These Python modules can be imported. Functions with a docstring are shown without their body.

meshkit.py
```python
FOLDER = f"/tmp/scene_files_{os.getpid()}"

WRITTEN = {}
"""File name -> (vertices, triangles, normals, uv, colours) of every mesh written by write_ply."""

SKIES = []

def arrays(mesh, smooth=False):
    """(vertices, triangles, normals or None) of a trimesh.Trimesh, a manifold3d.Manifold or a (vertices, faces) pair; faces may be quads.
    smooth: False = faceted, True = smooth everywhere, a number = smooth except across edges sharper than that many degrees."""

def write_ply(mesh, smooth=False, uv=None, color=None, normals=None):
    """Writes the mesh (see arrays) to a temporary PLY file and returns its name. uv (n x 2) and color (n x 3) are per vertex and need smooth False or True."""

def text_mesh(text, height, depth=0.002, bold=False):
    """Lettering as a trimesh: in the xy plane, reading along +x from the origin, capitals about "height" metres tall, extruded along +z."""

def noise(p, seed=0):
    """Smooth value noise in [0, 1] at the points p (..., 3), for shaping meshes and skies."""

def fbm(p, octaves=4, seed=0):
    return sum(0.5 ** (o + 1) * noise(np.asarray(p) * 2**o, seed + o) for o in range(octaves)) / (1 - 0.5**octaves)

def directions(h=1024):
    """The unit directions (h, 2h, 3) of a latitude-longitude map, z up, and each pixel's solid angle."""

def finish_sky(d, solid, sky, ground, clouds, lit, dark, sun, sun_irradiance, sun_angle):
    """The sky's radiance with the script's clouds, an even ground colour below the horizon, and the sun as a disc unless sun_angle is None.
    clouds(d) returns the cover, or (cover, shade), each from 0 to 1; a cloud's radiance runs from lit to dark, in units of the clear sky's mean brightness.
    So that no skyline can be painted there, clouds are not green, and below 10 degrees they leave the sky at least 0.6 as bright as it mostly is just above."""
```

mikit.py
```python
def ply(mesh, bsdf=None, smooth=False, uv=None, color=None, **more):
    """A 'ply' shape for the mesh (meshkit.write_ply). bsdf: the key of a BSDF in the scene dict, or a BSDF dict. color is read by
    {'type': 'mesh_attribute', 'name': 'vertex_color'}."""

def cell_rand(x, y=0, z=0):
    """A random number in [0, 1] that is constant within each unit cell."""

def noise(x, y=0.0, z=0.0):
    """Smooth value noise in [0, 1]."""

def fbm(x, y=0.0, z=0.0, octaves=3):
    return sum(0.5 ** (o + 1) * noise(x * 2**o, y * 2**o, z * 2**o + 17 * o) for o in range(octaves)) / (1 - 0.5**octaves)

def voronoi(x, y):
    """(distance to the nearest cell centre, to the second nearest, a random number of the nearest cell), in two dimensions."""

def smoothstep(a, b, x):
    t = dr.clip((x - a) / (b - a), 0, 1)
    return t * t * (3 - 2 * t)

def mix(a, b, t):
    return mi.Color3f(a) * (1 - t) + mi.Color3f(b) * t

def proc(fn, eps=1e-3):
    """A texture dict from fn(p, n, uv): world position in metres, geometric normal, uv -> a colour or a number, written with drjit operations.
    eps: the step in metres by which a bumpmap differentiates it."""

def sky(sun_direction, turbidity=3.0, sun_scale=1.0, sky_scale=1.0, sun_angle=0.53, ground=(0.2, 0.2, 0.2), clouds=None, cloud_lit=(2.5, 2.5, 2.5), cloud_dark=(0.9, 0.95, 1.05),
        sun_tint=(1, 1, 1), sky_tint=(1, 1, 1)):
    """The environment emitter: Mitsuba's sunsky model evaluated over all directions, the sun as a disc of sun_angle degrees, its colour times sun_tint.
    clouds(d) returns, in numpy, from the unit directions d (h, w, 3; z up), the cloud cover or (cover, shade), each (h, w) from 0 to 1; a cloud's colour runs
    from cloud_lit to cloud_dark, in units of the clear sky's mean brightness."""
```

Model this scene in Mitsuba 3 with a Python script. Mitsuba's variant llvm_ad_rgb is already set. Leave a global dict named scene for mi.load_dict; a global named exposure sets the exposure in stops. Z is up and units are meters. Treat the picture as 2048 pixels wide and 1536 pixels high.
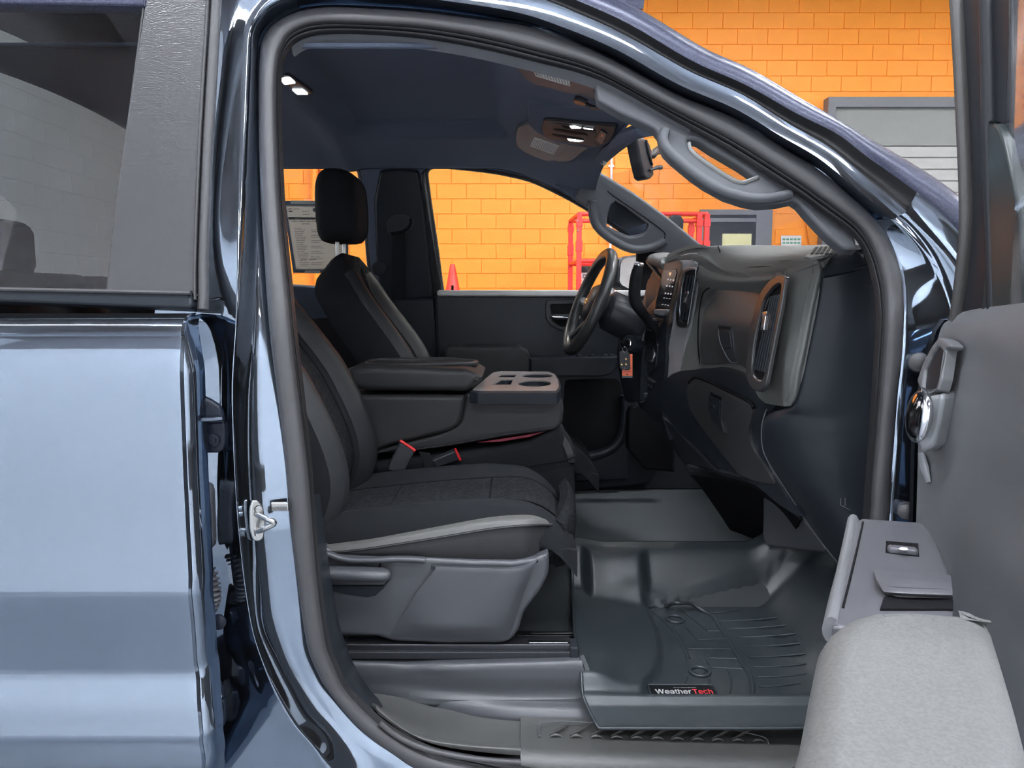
import math, numpy as np, trimesh, mitsuba as mi, mikit, drjit as dr
from scipy.interpolate import Akima1DInterpolator
from shapely.geometry import Polygon
from meshkit import text_mesh
T = mi.ScalarTransform4f
scene, labels = {}, {}

# ------------------------------------------------------------------ camera, lamps, exposure
CAM = np.array([0.0, -2.4, 1.4]); PITCH = math.radians(6.5); FOC = 1500.0
FWD = np.array([0, math.cos(PITCH), -math.sin(PITCH)]); UP = np.array([0, math.sin(PITCH), math.cos(PITCH)])
scene['camera'] = {'type': 'perspective', 'fov': math.degrees(2 * math.atan(1024 / FOC)), 'fov_axis': 'x', 'near_clip': 0.02, 'far_clip': 100.0,
                   'to_world': T().look_at(origin=CAM.tolist(), target=(CAM + FWD).tolist(), up=[0, 0, 1])}
exposure = 0.0
LAMP = 66.0
LAMPS = [(-.7, -4.4, .8, 0), (1.6, -4.4, .8, 0), (4.6, -4.4, .8, 0), (3.2, .7, 2.6, 0), (6.6, .6, 1.6, 0), (-3.4, -2.3, 1.0, 0), (-2.1, -2.7, 1.35, 0), (.4, -2.7, 1.45, 0), (2.9, -2.7, 1.35, 0), (5.6, -2.9, 1.2, 0), (-3.4, 4.3, 1.4, 1), (0.4, 4.3, 1.65, 1), (4.2, 4.3, 1.75, 1), (8.2, 4.3, 1.75, 1)]   # x, y, strength, tint
LAMP_Z = 5.6
ROOM = dict(x0=-4.4, x1=13.0, y0=-5.4, y1=8.15, z1=6.6)

# ------------------------------------------------------------------ helpers
def W(px, py, Y):
    d = FWD + np.array([1, 0, 0]) * (px - 1024) / FOC - UP * (py - 768) / FOC
    return CAM + d * ((Y - CAM[1]) / d[1])
def WZ(px, py, Z):
    d = FWD + np.array([1, 0, 0]) * (px - 1024) / FOC - UP * (py - 768) / FOC
    return CAM + d * ((Z - CAM[2]) / d[2])
def WP(pts): return np.array([W(*p) for p in pts])
def pix(P):
    v = np.asarray(P) - CAM; z = v @ FWD
    return 1024 + FOC * v[..., 0] / z, 768 - FOC * (v @ UP) / z
def side_y(z): return np.interp(z, [0.35, .7, 1.0, 1.35, 1.6, 1.8, 2.0, 2.15], [-.93, -.945, -.94, -.905, -.83, -.765, -.70, -.64])
def S(px, py, off=0.0):
    Y = -.85
    for _ in range(25): Y = .5 * Y + .5 * (side_y(W(px, py, Y)[2]) + off)
    return W(px, py, Y)
def curve(P, n, u=None, closed=False):
    P = np.asarray(P, float)
    if closed: P = np.vstack([P[-3:], P, P[:4]])
    s = np.concatenate([[0], np.cumsum(np.maximum(np.linalg.norm(np.diff(P, axis=0), axis=1), 1e-6))])
    f = Akima1DInterpolator(s, P)
    if closed:
        return f(np.linspace(s[3], s[-4], n, endpoint=False))
    return f(np.linspace(0, s[-1], n)) if len(P) > 2 else np.array([P[0] + (P[-1] - P[0]) * t for t in np.linspace(0, 1, n)])
def merged(v, f):
    m = trimesh.Trimesh(np.asarray(v), np.asarray(f), process=False); m.merge_vertices(digits_vertex=6); m.update_faces(m.nondegenerate_faces()); return m
def quads(r, c, wrap=False):
    i, j = np.meshgrid(np.arange(r - 1), np.arange(c if wrap else c - 1), indexing='ij'); k = (j + 1) % c
    a, b, d, e = i * c + j, i * c + k, (i + 1) * c + k, (i + 1) * c + j
    return np.vstack([np.stack([a, b, d], -1).reshape(-1, 3), np.stack([a, d, e], -1).reshape(-1, 3)])
def out(m):
    if m.is_watertight and m.volume < 0: m.invert()
    return m
def gridnormals(G):
    du, dv = np.gradient(G, axis=1), np.gradient(G, axis=0)
    n = np.cross(du, dv); n /= np.linalg.norm(n, axis=2, keepdims=True) + 1e-12
    return n
def sheet(G, thick=.012):
    """a grid of points as a closed sheet; its back lies away from the camera"""
    n = gridnormals(G)
    if np.mean(np.sum(n * (CAM - G), axis=2)) < 0: n = -n
    B = G - n * thick; r, c = G.shape[:2]; o = r * c
    f = quads(r, c); ids = np.arange(o).reshape(r, c)
    rim = np.concatenate([ids[0], ids[1:, -1], ids[-1, -2::-1], ids[-2:0:-1, 0]])
    rim2 = np.roll(rim, -1)
    F = np.vstack([f, f[:, ::-1] + o, np.stack([rim, rim2 + o, rim2], -1), np.stack([rim, rim + o, rim2 + o], -1)])
    m = merged(np.vstack([G.reshape(-1, 3), B.reshape(-1, 3)]), F); m.fix_normals(); return out(m)
def pane(G):
    return trimesh.Trimesh(np.asarray(G).reshape(-1, 3), quads(*np.asarray(G).shape[:2]), process=False)
def flat_pane(px, plane, lift=0.0):
    pg = Polygon([plane.uv(*p) for p in px]); v, f = trimesh.creation.triangulate_polygon(pg, engine='earcut'); return trimesh.Trimesh(plane.p3(v, -lift), f, process=False)
def patch(rows, nu=28, nv=28, thick=.012, solid=True):
    R = np.array([curve(r, nu) for r in rows])
    s = np.concatenate([[0], np.cumsum(np.linalg.norm(np.diff(R, axis=0), axis=2).mean(1) + 1e-6)])
    G = Akima1DInterpolator(s, R, axis=0)(np.linspace(0, s[-1], nv)) if len(rows) > 2 else np.array([R[0] + (R[1] - R[0]) * t for t in np.linspace(0, 1, nv)])
    return sheet(G, thick) if solid else G
def ppatch(rows, **k): return patch([WP(r) for r in rows], **k)
def loft(rings, cap=True):
    R = np.asarray(rings); n, c = R.shape[:2]; v, f = R.reshape(-1, 3), quads(n, c, True)
    if cap:
        v = np.vstack([v, R[0].mean(0), R[-1].mean(0)]); j = np.arange(c); k = (j + 1) % c
        f = np.vstack([f, np.stack([np.full(c, n * c), k, j], -1), np.stack([np.full(c, n * c + 1), (n - 1) * c + j, (n - 1) * c + k], -1)])
    m = merged(v, f); m.fix_normals(); return out(m)
class Plane:
    def __init__(s, p, q, r):
        s.o = np.asarray(p, float); s.a = q - s.o; s.a = s.a / np.linalg.norm(s.a); n = np.cross(s.a, r - s.o); n /= np.linalg.norm(n)
        if n @ (CAM - s.o) < 0: n = -n
        s.n = n; s.b = np.cross(n, s.a)
    def uv(s, px, py):
        d = FWD + np.array([1, 0, 0]) * (px - 1024) / FOC - UP * (py - 768) / FOC
        P = CAM + d * (((s.o - CAM) @ s.n) / (d @ s.n)); return np.array([(P - s.o) @ s.a, (P - s.o) @ s.b])
    def at(s, px, py, lift=0.0):
        u = s.uv(px, py); return s.o + s.a * u[0] + s.b * u[1] + s.n * lift
    def p3(s, uv, depth=0.0): uv = np.asarray(uv); return s.o + uv[..., :1] * s.a + uv[..., 1:2] * s.b - s.n * depth
def PY(Y): return Plane(np.array([0, Y, 0.]), np.array([1., Y, 0]), np.array([0, Y, 1.]))
def PZ(Z): return Plane(np.array([0, 0, Z]), np.array([1., 0, Z]), np.array([0, 1., Z]))
def PX(X): return Plane(np.array([X, 0, 0.]), np.array([X, 1., 0]), np.array([X, 0, 1.]))
def inset(R, d):
    a, b = R - np.roll(R, 1, 0), np.roll(R, -1, 0) - R
    na, nb = (np.stack([e[:, 1], -e[:, 0]], 1) / (np.linalg.norm(e, axis=1, keepdims=True) + 1e-12) for e in (a, b))
    m = na + nb; m /= np.maximum(np.sum(m * na, 1, keepdims=True), .35)
    return R - m * d
def plate_uv(outline, plane, depth, bevel=.004, holes=(), K=3, lift=0.0):
    """a flat solid with a rounded front edge; outline and holes in the plane's own metres"""
    V, F, n0 = [], [], 0
    rings0 = []
    for q, R in enumerate([outline, *holes]):
        R = np.asarray(R, float); area = .5 * np.sum(R[:, 0] * np.roll(R[:, 1], -1) - R[:, 1] * np.roll(R[:, 0], -1))
        if (area < 0) != (q > 0): R = R[::-1]
        th = np.linspace(0, math.pi / 2, K + 1) if bevel > 0 else [math.pi / 2]
        L = [plane.p3(inset(R, bevel * (1 - math.sin(t))), bevel * (1 - math.cos(t)) - lift) for t in th] + [plane.p3(R, depth - lift)]
        r = inset(R, bevel) if bevel > 0 else R
        rings0.append((r, R)); c = len(R); L = np.array(L)
        V.append(L.reshape(-1, 3)); F.append(quads(len(L), c, True)[:, ::-1] + n0); n0 += L.shape[0] * c
    for which, dep, flip in ((0, -lift, False), (1, depth - lift, True)):
        pg = Polygon(rings0[0][which], [h[which] for h in rings0[1:]])
        if not pg.is_valid: pg = pg.buffer(0)
        for g in getattr(pg, 'geoms', [pg]):
            v, f = trimesh.creation.triangulate_polygon(g, engine='earcut')
            V.append(plane.p3(v, dep)); F.append(np.asarray(f)[:, ::-1] + n0 if flip else np.asarray(f) + n0); n0 += len(v)
    m = merged(np.vstack(V), np.vstack(F)); m.fix_normals(); return out(m)
def smoothline(pts, n=None, round_=True):
    pts = np.asarray(pts, float)
    return curve(pts, n or 8 * len(pts), closed=True) if round_ else pts
def rounded(pts, r, k=5):
    """a polygon with its corners rounded by about r (same units)"""
    P = np.asarray(pts, float); o = []
    for i in range(len(P)):
        a, b, c = P[i - 1], P[i], P[(i + 1) % len(P)]
        la, lc = np.linalg.norm(a - b), np.linalg.norm(c - b); d = min(r, la * .45, lc * .45)
        p, q = b + (a - b) / la * d, b + (c - b) / lc * d
        for t in np.linspace(0, 1, k): o.append((1 - t) ** 2 * p + 2 * t * (1 - t) * b + t * t * q)
    return np.array(o)
def plate(px, plane, depth, bevel=.004, r=0, holes=(), hr=None, smooth=False, **k):
    """px: outline in pixels of the photograph, met with a plane in space; r: corner radius in pixels"""
    f = lambda L, rr: (smoothline(L) if smooth else rounded(L, rr) if rr else np.asarray(L, float))
    g = lambda L, rr: np.array([plane.uv(*p) for p in f(L, rr)])
    return plate_uv(g(px, r), plane, depth, bevel, [g(h, r if hr is None else hr) for h in holes], **k)
def tube(P, r, sides=12, n=None, flat=None, cap=True, closed=False):
    P = np.asarray(P, float)
    if n: P = curve(P, n, closed=closed)
    if np.ndim(r) > 0 and len(r) != len(P):
        r = np.asarray(r, float); q = np.linspace(0, 1, len(P)); o = np.linspace(0, 1, len(r))
        r = np.interp(q, o, r) if r.ndim == 1 else np.stack([np.interp(q, o, r[:, i]) for i in range(r.shape[1])], 1)
    t = np.gradient(P, axis=0) if not closed else np.roll(P, -1, 0) - np.roll(P, 1, 0)
    t /= np.linalg.norm(t, axis=1, keepdims=True) + 1e-12
    a = np.cross(t[0], [0, 0, 1.] if abs(t[0, 2]) < .9 else [0, 1., 0]) if flat is None else np.array(flat, float)
    rr = np.broadcast_to(np.asarray(r, float), (len(P),)) if np.ndim(r) < 2 else None
    rings = []; ang = np.arange(sides) * 2 * math.pi / sides
    for i in range(len(P)):
        if flat is not None: a = np.array(flat, float)
        a = a - t[i] * (a @ t[i]); a /= np.linalg.norm(a) + 1e-12; b = np.cross(t[i], a)
        ra, rb = (rr[i], rr[i]) if rr is not None else np.asarray(r)[i]
        rings.append(P[i] + np.cos(ang)[:, None] * a * ra + np.sin(ang)[:, None] * b * rb)
    if closed: rings.append(rings[0]); return loft(rings, cap=False)
    return loft(rings, cap)
def rbox(c, size, r=.006, R=None, seg=8):
    """a box with round edges"""
    h = np.asarray(size, float) / 2; r = min(r, h.min() * .98)
    s = trimesh.creation.uv_sphere(r, count=[seg, seg]).vertices
    p = np.vstack([s + (h - r) * np.array([x, y, z]) for x in (-1, 1) for y in (-1, 1) for z in (-1, 1)])
    m = trimesh.convex.convex_hull(p)
    v = m.vertices if R is None else m.vertices @ np.asarray(R).T
    return trimesh.Trimesh(v + np.asarray(c), m.faces, process=False)
def axes(x, y): # rotation whose first two columns are near x and y
    x = np.asarray(x, float) / np.linalg.norm(x); z = np.cross(x, y); z /= np.linalg.norm(z); return np.stack([x, np.cross(z, x), z], 1)
def lathe(profile, p, d, sides=32):
    m = trimesh.creation.revolve(np.asarray(profile, float), sections=sides); d = np.asarray(d, float) / np.linalg.norm(d)
    R = axes(np.cross([0, 0, 1.], d) if abs(d[2]) < .95 else [1., 0, 0], [0, 1., 0]) if False else trimesh.geometry.align_vectors([0, 0, 1], d)[:3, :3]
    return out(trimesh.Trimesh(m.vertices @ R.T + np.asarray(p), m.faces, process=False))
def join(*m): return trimesh.util.concatenate(list(m))
used = {}
def key_for(key):
    n = used.get(key, 0); used[key] = n + 1
    return key if n == 0 else f'{key}_{n:03d}'
def add(key, mesh, mat, smooth=35, label=None, cat=None, group=None, kind=None):
    key = key_for(key); scene[key] = mikit.ply(mesh, mat, smooth=smooth); tag(key, label, cat, group, kind); return key
def tag(key, label=None, cat=None, group=None, kind=None):
    d = {k: v for k, v in (('label', label), ('category', cat), ('group', group), ('kind', kind)) if v}
    if d: labels[key] = d
def thing(key, label, cat, group=None):
    key = key_for(key); tag(key, label, cat, group); return key
def text_on(txt, plane, p, size, depth=.0006, bold=False, mirror=False, fit=None, rise=None, run=None):
    """lettering lying on a plane: p its lower left corner in space, run/rise the directions of reading and of the capitals"""
    m = text_mesh(txt, size, depth, bold); v = np.array(m.vertices)
    v[:, 0] -= v[:, 0].min(); w = v[:, 0].max()
    if fit: v[:, 0] *= fit / w; w = fit
    if mirror: v[:, 0] = w - v[:, 0]
    run = plane.a if run is None else run; rise = plane.b if rise is None else rise
    n = plane.n
    P = np.asarray(p) + v[:, :1] * run + v[:, 1:2] * rise + (v[:, 2:3]) * n
    q = trimesh.Trimesh(P, m.faces, process=False); q.fix_normals(); return q

# ------------------------------------------------------------------ materials
def rgb(*c): return {'type': 'rgb', 'value': list(c)}
def pr(name, c, rough=.5, metallic=0., spec=.5, **k):
    scene[name] = {'type': 'twosided', 'bsdf': {'type': 'principled', 'base_color': c if isinstance(c, dict) else rgb(*c), 'roughness': rough, 'metallic': metallic, 'specular': spec, **k}}
def grained(name, c, rough, fn, scale=.0003, eps=4e-4, spec=.5, **k):
    scene[name] = {'type': 'twosided', 'bsdf': {'type': 'bumpmap', 'arbitrary': mikit.proc(fn, eps=eps), 'scale': scale,
                   'bsdf': {'type': 'principled', 'base_color': c if isinstance(c, dict) else rgb(*c), 'roughness': rough, 'specular': spec, **k}}}
ns = mikit.noise
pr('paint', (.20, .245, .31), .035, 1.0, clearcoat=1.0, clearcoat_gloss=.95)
pr('paint_dark', (.008, .010, .016), .30, 0., .18)
grained('plastic', (.013, .0155, .019), .36, lambda p, n, uv: ns(p.x * 700, p.y * 700, p.z * 700), .00006, spec=.16)
pr('plastic_smooth', (.016, .017, .020), .38, 0., .25)
pr('plastic_grey', (.055, .058, .062), .5)
pr('plastic_gloss', (.012, .012, .014), .15)
pr('trim_grey', (.06, .063, .07), .55)
grained('appliance_black', (.03, .031, .034), .36, lambda p, n, uv: ns(p.x * 420, p.y * 420, p.z * 420), .0004)
pr('silver_plastic', (.30, .31, .325), .32, .3)
pr('ledge_grey', (.62, .62, .60), .5)
pr('headliner', (.066, .080, .110), .9, spec=.2)
def weave(p, n, uv):
    a = dr.sin(p.x * 1600 + p.z * 900) * dr.sin(p.y * 1600 + p.z * 900)
    return a * .5 + .5
grained('cloth', (.0075, .0082, .0095), .85, weave, .0002, spec=.15, sheen=.1)
grained('cloth_insert', mikit.proc(lambda p, n, uv: mikit.mix((.0042, .0045, .0055), (.009, .0098, .011), mikit.smoothstep(.35, .65, ns(p.x * 170, p.y * 170, p.z * 170)))), .85, weave, .0003, spec=.15, sheen=.1)
grained('leatherette', (.020, .020, .021), .45, lambda p, n, uv: ns(p.x * 500, p.y * 500, p.z * 500), .00008, spec=.22)
pr('stitch', (.07, .07, .07), .7)
pr('rubber', (.030, .029, .031), .48)
pr('rubber_black', (.010, .010, .011), .5)
grained('mat_rubber', (.018, .023, .026), .40, lambda p, n, uv: ns(p.x * 600, p.y * 600, p.z * 600), .0001)
grained('carpet', (.030, .034, .036), .95, lambda p, n, uv: ns(p.x * 500, p.y * 500, p.z * 500), .0015)
grained('sill_plastic', (.045, .045, .043), .42, lambda p, n, uv: ns(p.x * 400, p.y * 400, p.z * 400), .0003)
pr('chrome', (.75, .76, .78), .09, 1.0)
pr('steel', (.42, .42, .41), .25, 1.0)
pr('steel_dark', (.05, .05, .055), .3, .8)
pr('black', (.005, .005, .006), .7, 0., .1)
pr('red', (.55, .02, .02), .4)
pr('red_steel', (.62, .025, .018), .35)
pr('orange_plastic', (.75, .14, .05), .4)
pr('cone_orange', (.85, .045, .03), .45)
pr('white_plastic', (.7, .7, .7), .4)
pr('paper', (.62, .62, .60), .8)
scene['paper_grey'] = {'type': 'principledthin', 'base_color': rgb(.62, .64, .62), 'roughness': .8, 'diff_trans': 1.1}
pr('header_grey', (.20, .21, .205), .8)
pr('poster_blue', (.06, .08, .12), .6)
pr('ink', (.03, .035, .04), .7)
pr('ink_grey', (.24, .25, .25), .7)
pr('ink_red', (.55, .03, .04), .5)
pr('ink_white', (.45, .45, .45), .5)
pr('gold', (.7, .45, .15), .25, 1.0)
pr('green_ink', (.10, .25, .18), .7)
pr('icon', (.7, .72, .75), .4)
pr('screen', (.006, .006, .008), .08)
scene['glass'] = {'type': 'thindielectric', 'int_ior': 1.5}
scene['tinted_glass'] = {'type': 'thindielectric', 'int_ior': 2.0, 'specular_transmittance': rgb(.09, .11, .12)}
scene['mirror_glass'] = {'type': 'twosided', 'bsdf': {'type': 'conductor', 'specular_reflectance': rgb(.8, .8, .82)}}
def wallcol(p, n, uv):
    v = ns(p.x * 1.7, p.z * 1.7, 3.) * .10 + ns(p.x * 60, p.y * 60, p.z * 60) * .06
    return mikit.mix((.86, .275, .017), (.74, .22, .012), v)
grained('yellow_paint', mikit.proc(wallcol), .5, lambda p, n, uv: ns(p.x * 160, p.y * 160, p.z * 160), .0006, eps=1e-3)
grained('white_block', mikit.proc(lambda p, n, uv: mikit.mix((.80, .82, .83), (.70, .73, .74), ns(p.x * 1.3, p.y * 1.3, p.z * 1.3) * .5)), .6, lambda p, n, uv: ns(p.x * 150, p.y * 150, p.z * 150), .0006, eps=1e-3)
pr('grey_wall', (.20, .205, .22), .8)
pr('deck_metal', (.19, .195, .21), .5, .0)
pr('joist', (.14, .14, .15), .6)
scene['floor_mat_bsdf'] = {'type': 'twosided', 'bsdf': {'type': 'principled', 'base_color': mikit.proc(lambda p, n, uv: mikit.mix((.15, .158, .17), (.22, .225, .235), mikit.fbm(p.x * 1.2, p.y * 1.2, 0., 4))), 'roughness': .35}}
pr('door_white', (.34, .345, .34), .45)
pr('frame_grey', (.10, .105, .12), .5)
pr('frame_dark', (.035, .045, .055), .5)
pr('pale_yellow', (.55, .55, .30), .6)
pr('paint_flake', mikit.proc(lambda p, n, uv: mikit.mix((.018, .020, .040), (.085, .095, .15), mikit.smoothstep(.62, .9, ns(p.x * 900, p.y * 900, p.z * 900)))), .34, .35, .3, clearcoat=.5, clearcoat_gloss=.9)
grained('dash_top', (.075, .078, .074), .62, lambda p, n, uv: ns(p.x * 500, p.y * 500, p.z * 500), .0001)
pr('trim_gloss', (.024, .024, .025), .26)
pr('trim_dark', (.040, .042, .047), .5)
pr('copper_plastic', (.05, .038, .030), .25)
pr('chrome_dull', (.40, .42, .44), .25, 1.0)
pr('leather_rim', (.018, .019, .019), .36)
grained('door_plastic', (.105, .107, .112), .42, lambda p, n, uv: ns(p.x * 450, p.y * 450, p.z * 450), .0003)
pr('switch_plastic', (.060, .060, .066), .42)
grained('armrest_grey', mikit.proc(lambda p, n, uv: mikit.mix((.070, .070, .068), (.088, .088, .085), ns(p.x * 420, p.y * 420, p.z * 420))), .5, lambda p, n, uv: ns(p.x * 500, p.y * 500, p.z * 500), .0002)
pr('rubber_brown', (.040, .037, .036), .45)
pr('sail_green', (.020, .026, .026), .35)
grained('plastic_base', (.036, .038, .043), .40, lambda p, n, uv: ns(p.x * 700, p.y * 700, p.z * 700), .00008)
grained('glove_plastic', (.026, .026, .027), .26, lambda p, n, uv: ns(p.x * 700, p.y * 700, p.z * 700), .00005)
pr('dark_red', (.14, .012, .025), .7)
pr('surround_silver', (.46, .47, .49), .30, .3)
grained('bolster_grey', (.062, .061, .057), .5, lambda p, n, uv: ns(p.x * 500, p.y * 500, p.z * 500), .0001, spec=.4)
grained('bolster_dark', (.0125, .0133, .0148), .5, lambda p, n, uv: ns(p.x * 500, p.y * 500, p.z * 500), .0001, spec=.3)
pr('console_plastic', (.022, .023, .026), .5, 0., .12)
pr('pale_lining', (.45, .46, .44), .5)
pr('tray_copper', (.16, .15, .145), .22, .2)

# ------------------------------------------------------------------ the workshop
R_ = ROOM; WY = R_['y1']
def box(x0, x1, y0, y1, z0, z1): 
    m = trimesh.creation.box((x1 - x0, y1 - y0, z1 - z0)); m.apply_translation(((x0 + x1) / 2, (y0 + y1) / 2, (z0 + z1) / 2)); return m
add('floor', box(R_['x0'] - .2, R_['x1'] + .2, R_['y0'] - .2, WY + .2, -.2, 0), 'floor_mat_bsdf', False, 'grey sealed concrete floor of the workshop', kind='structure')
add('wall_left', box(R_['x0'] - .2, R_['x0'], R_['y0'], WY, 0, R_['z1']), 'white_block', False, 'white block side wall mirrored in the rear window of the truck', kind='structure')
add('wall_right', box(R_['x1'], R_['x1'] + .2, R_['y0'], WY, 0, R_['z1']), 'white_block', False, 'pale side wall of the workshop', kind='structure')
add('wall_front__upper_band', box(R_['x0'], R_['x1'], R_['y0'] - .01, R_['y0'] + .015, 3.46, R_['z1']), 'grey_wall', False, 'grey upper band')
add('wall_left__upper_band', box(R_['x0'] - .01, R_['x0'] + .015, R_['y0'], WY, 4.48, R_['z1']), 'grey_wall', False, 'grey upper band')
add('wall_front', box(R_['x0'], R_['x1'], R_['y0'] - .2, R_['y0'], 0, R_['z1']), 'white_block', False, 'white block wall seen mirrored in the truck paint', kind='structure')
def block_mesh(w, h, d=.03, c=.006):
    """one block's face: chamfered front, open back sunk in the wall"""
    v = np.array([[-w/2, 0, -h/2], [w/2, 0, -h/2], [w/2, 0, h/2], [-w/2, 0, h/2], [-w/2, -d + c, -h/2], [w/2, -d + c, -h/2], [w/2, -d + c, h/2], [-w/2, -d + c, h/2],
                  [-w/2 + c, -d, -h/2 + c], [w/2 - c, -d, -h/2 + c], [w/2 - c, -d, h/2 - c], [-w/2 + c, -d, h/2 - c]])
    f = [[8, 9, 10, 11]] + [[a, (a + 1) % 4, (a + 1) % 4 + 4, a + 4] for a in range(4)] + [[a + 4, (a + 1) % 4 + 4, (a + 1) % 4 + 8, a + 8] for a in range(4)]
    f = np.array(f); return trimesh.Trimesh(v, np.vstack([f[:, [0, 1, 2]], f[:, [0, 2, 3]]]), process=False)
def blocks_stuff(key, mat, spots, mesh):
    v, f, n = np.array(mesh.vertices), np.array(mesh.faces), len(mesh.vertices)
    V = np.vstack([v @ R.T + p for p, R in spots]); F = np.vstack([f + i * n for i in range(len(spots))])
    add(key, trimesh.Trimesh(V, F, process=False), mat, False, kind='stuff')
BW, BH = .4064, .2032
I3 = np.eye(3)
RB = np.array([[-1., 0, 0], [0, -1, 0], [0, 0, 1]]); RL = np.array([[0., -1, 0], [1, 0, 0], [0, 0, 1]])
blk = block_mesh(BW - .008, BH - .008, .012, .005)
spots = []
for r in range(17):
    for c in range(int((R_['x1'] - R_['x0']) / BW) - 1):
        spots.append((np.array([R_['x0'] + (c + .75 + .5 * (r % 2)) * BW, R_['y0'] - .01, (r + .5) * BH]), RB))
blocks_stuff('wall_front__brick', 'white_block', spots, blk)
spots = []
for r in range(22):
    for c in range(int((WY - R_['y0']) / BW) - 1):
        spots.append((np.array([R_['x0'] - .01, R_['y0'] + (c + .75 + .5 * (r % 2)) * BW, (r + .5) * BH]), RL))
blocks_stuff('wall_left__brick', 'white_block', spots, blk)
# ceiling deck with ribs, and joists
xs = []; x = R_['x0']
ys = np.arange(R_['y0'], WY + .01, .15); prof = []
for y in ys: prof += [(y, 0), (y + .05, 0), (y + .07, .04), (y + .13, .04)]
prof = np.array(prof); G = np.array([[[xx, p[0], R_['z1'] + p[1]] for xx in (R_['x0'], R_['x1'])] for p in prof])
add('ceiling', sheet(G, .02), 'deck_metal', False, 'ribbed metal roof deck of the workshop', kind='structure')
for i, xj in enumerate(np.arange(R_['x0'] + .8, R_['x1'], 1.7)):
    add('ceiling__joist', join(box(xj - .09, xj + .09, R_['y0'], WY, R_['z1'] - .03, R_['z1']), box(xj - .012, xj + .012, R_['y0'], WY, R_['z1'] - .36, R_['z1'] - .03), box(xj - .08, xj + .08, R_['y0'], WY, R_['z1'] - .38, R_['z1'] - .36)), 'joist', False)
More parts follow.
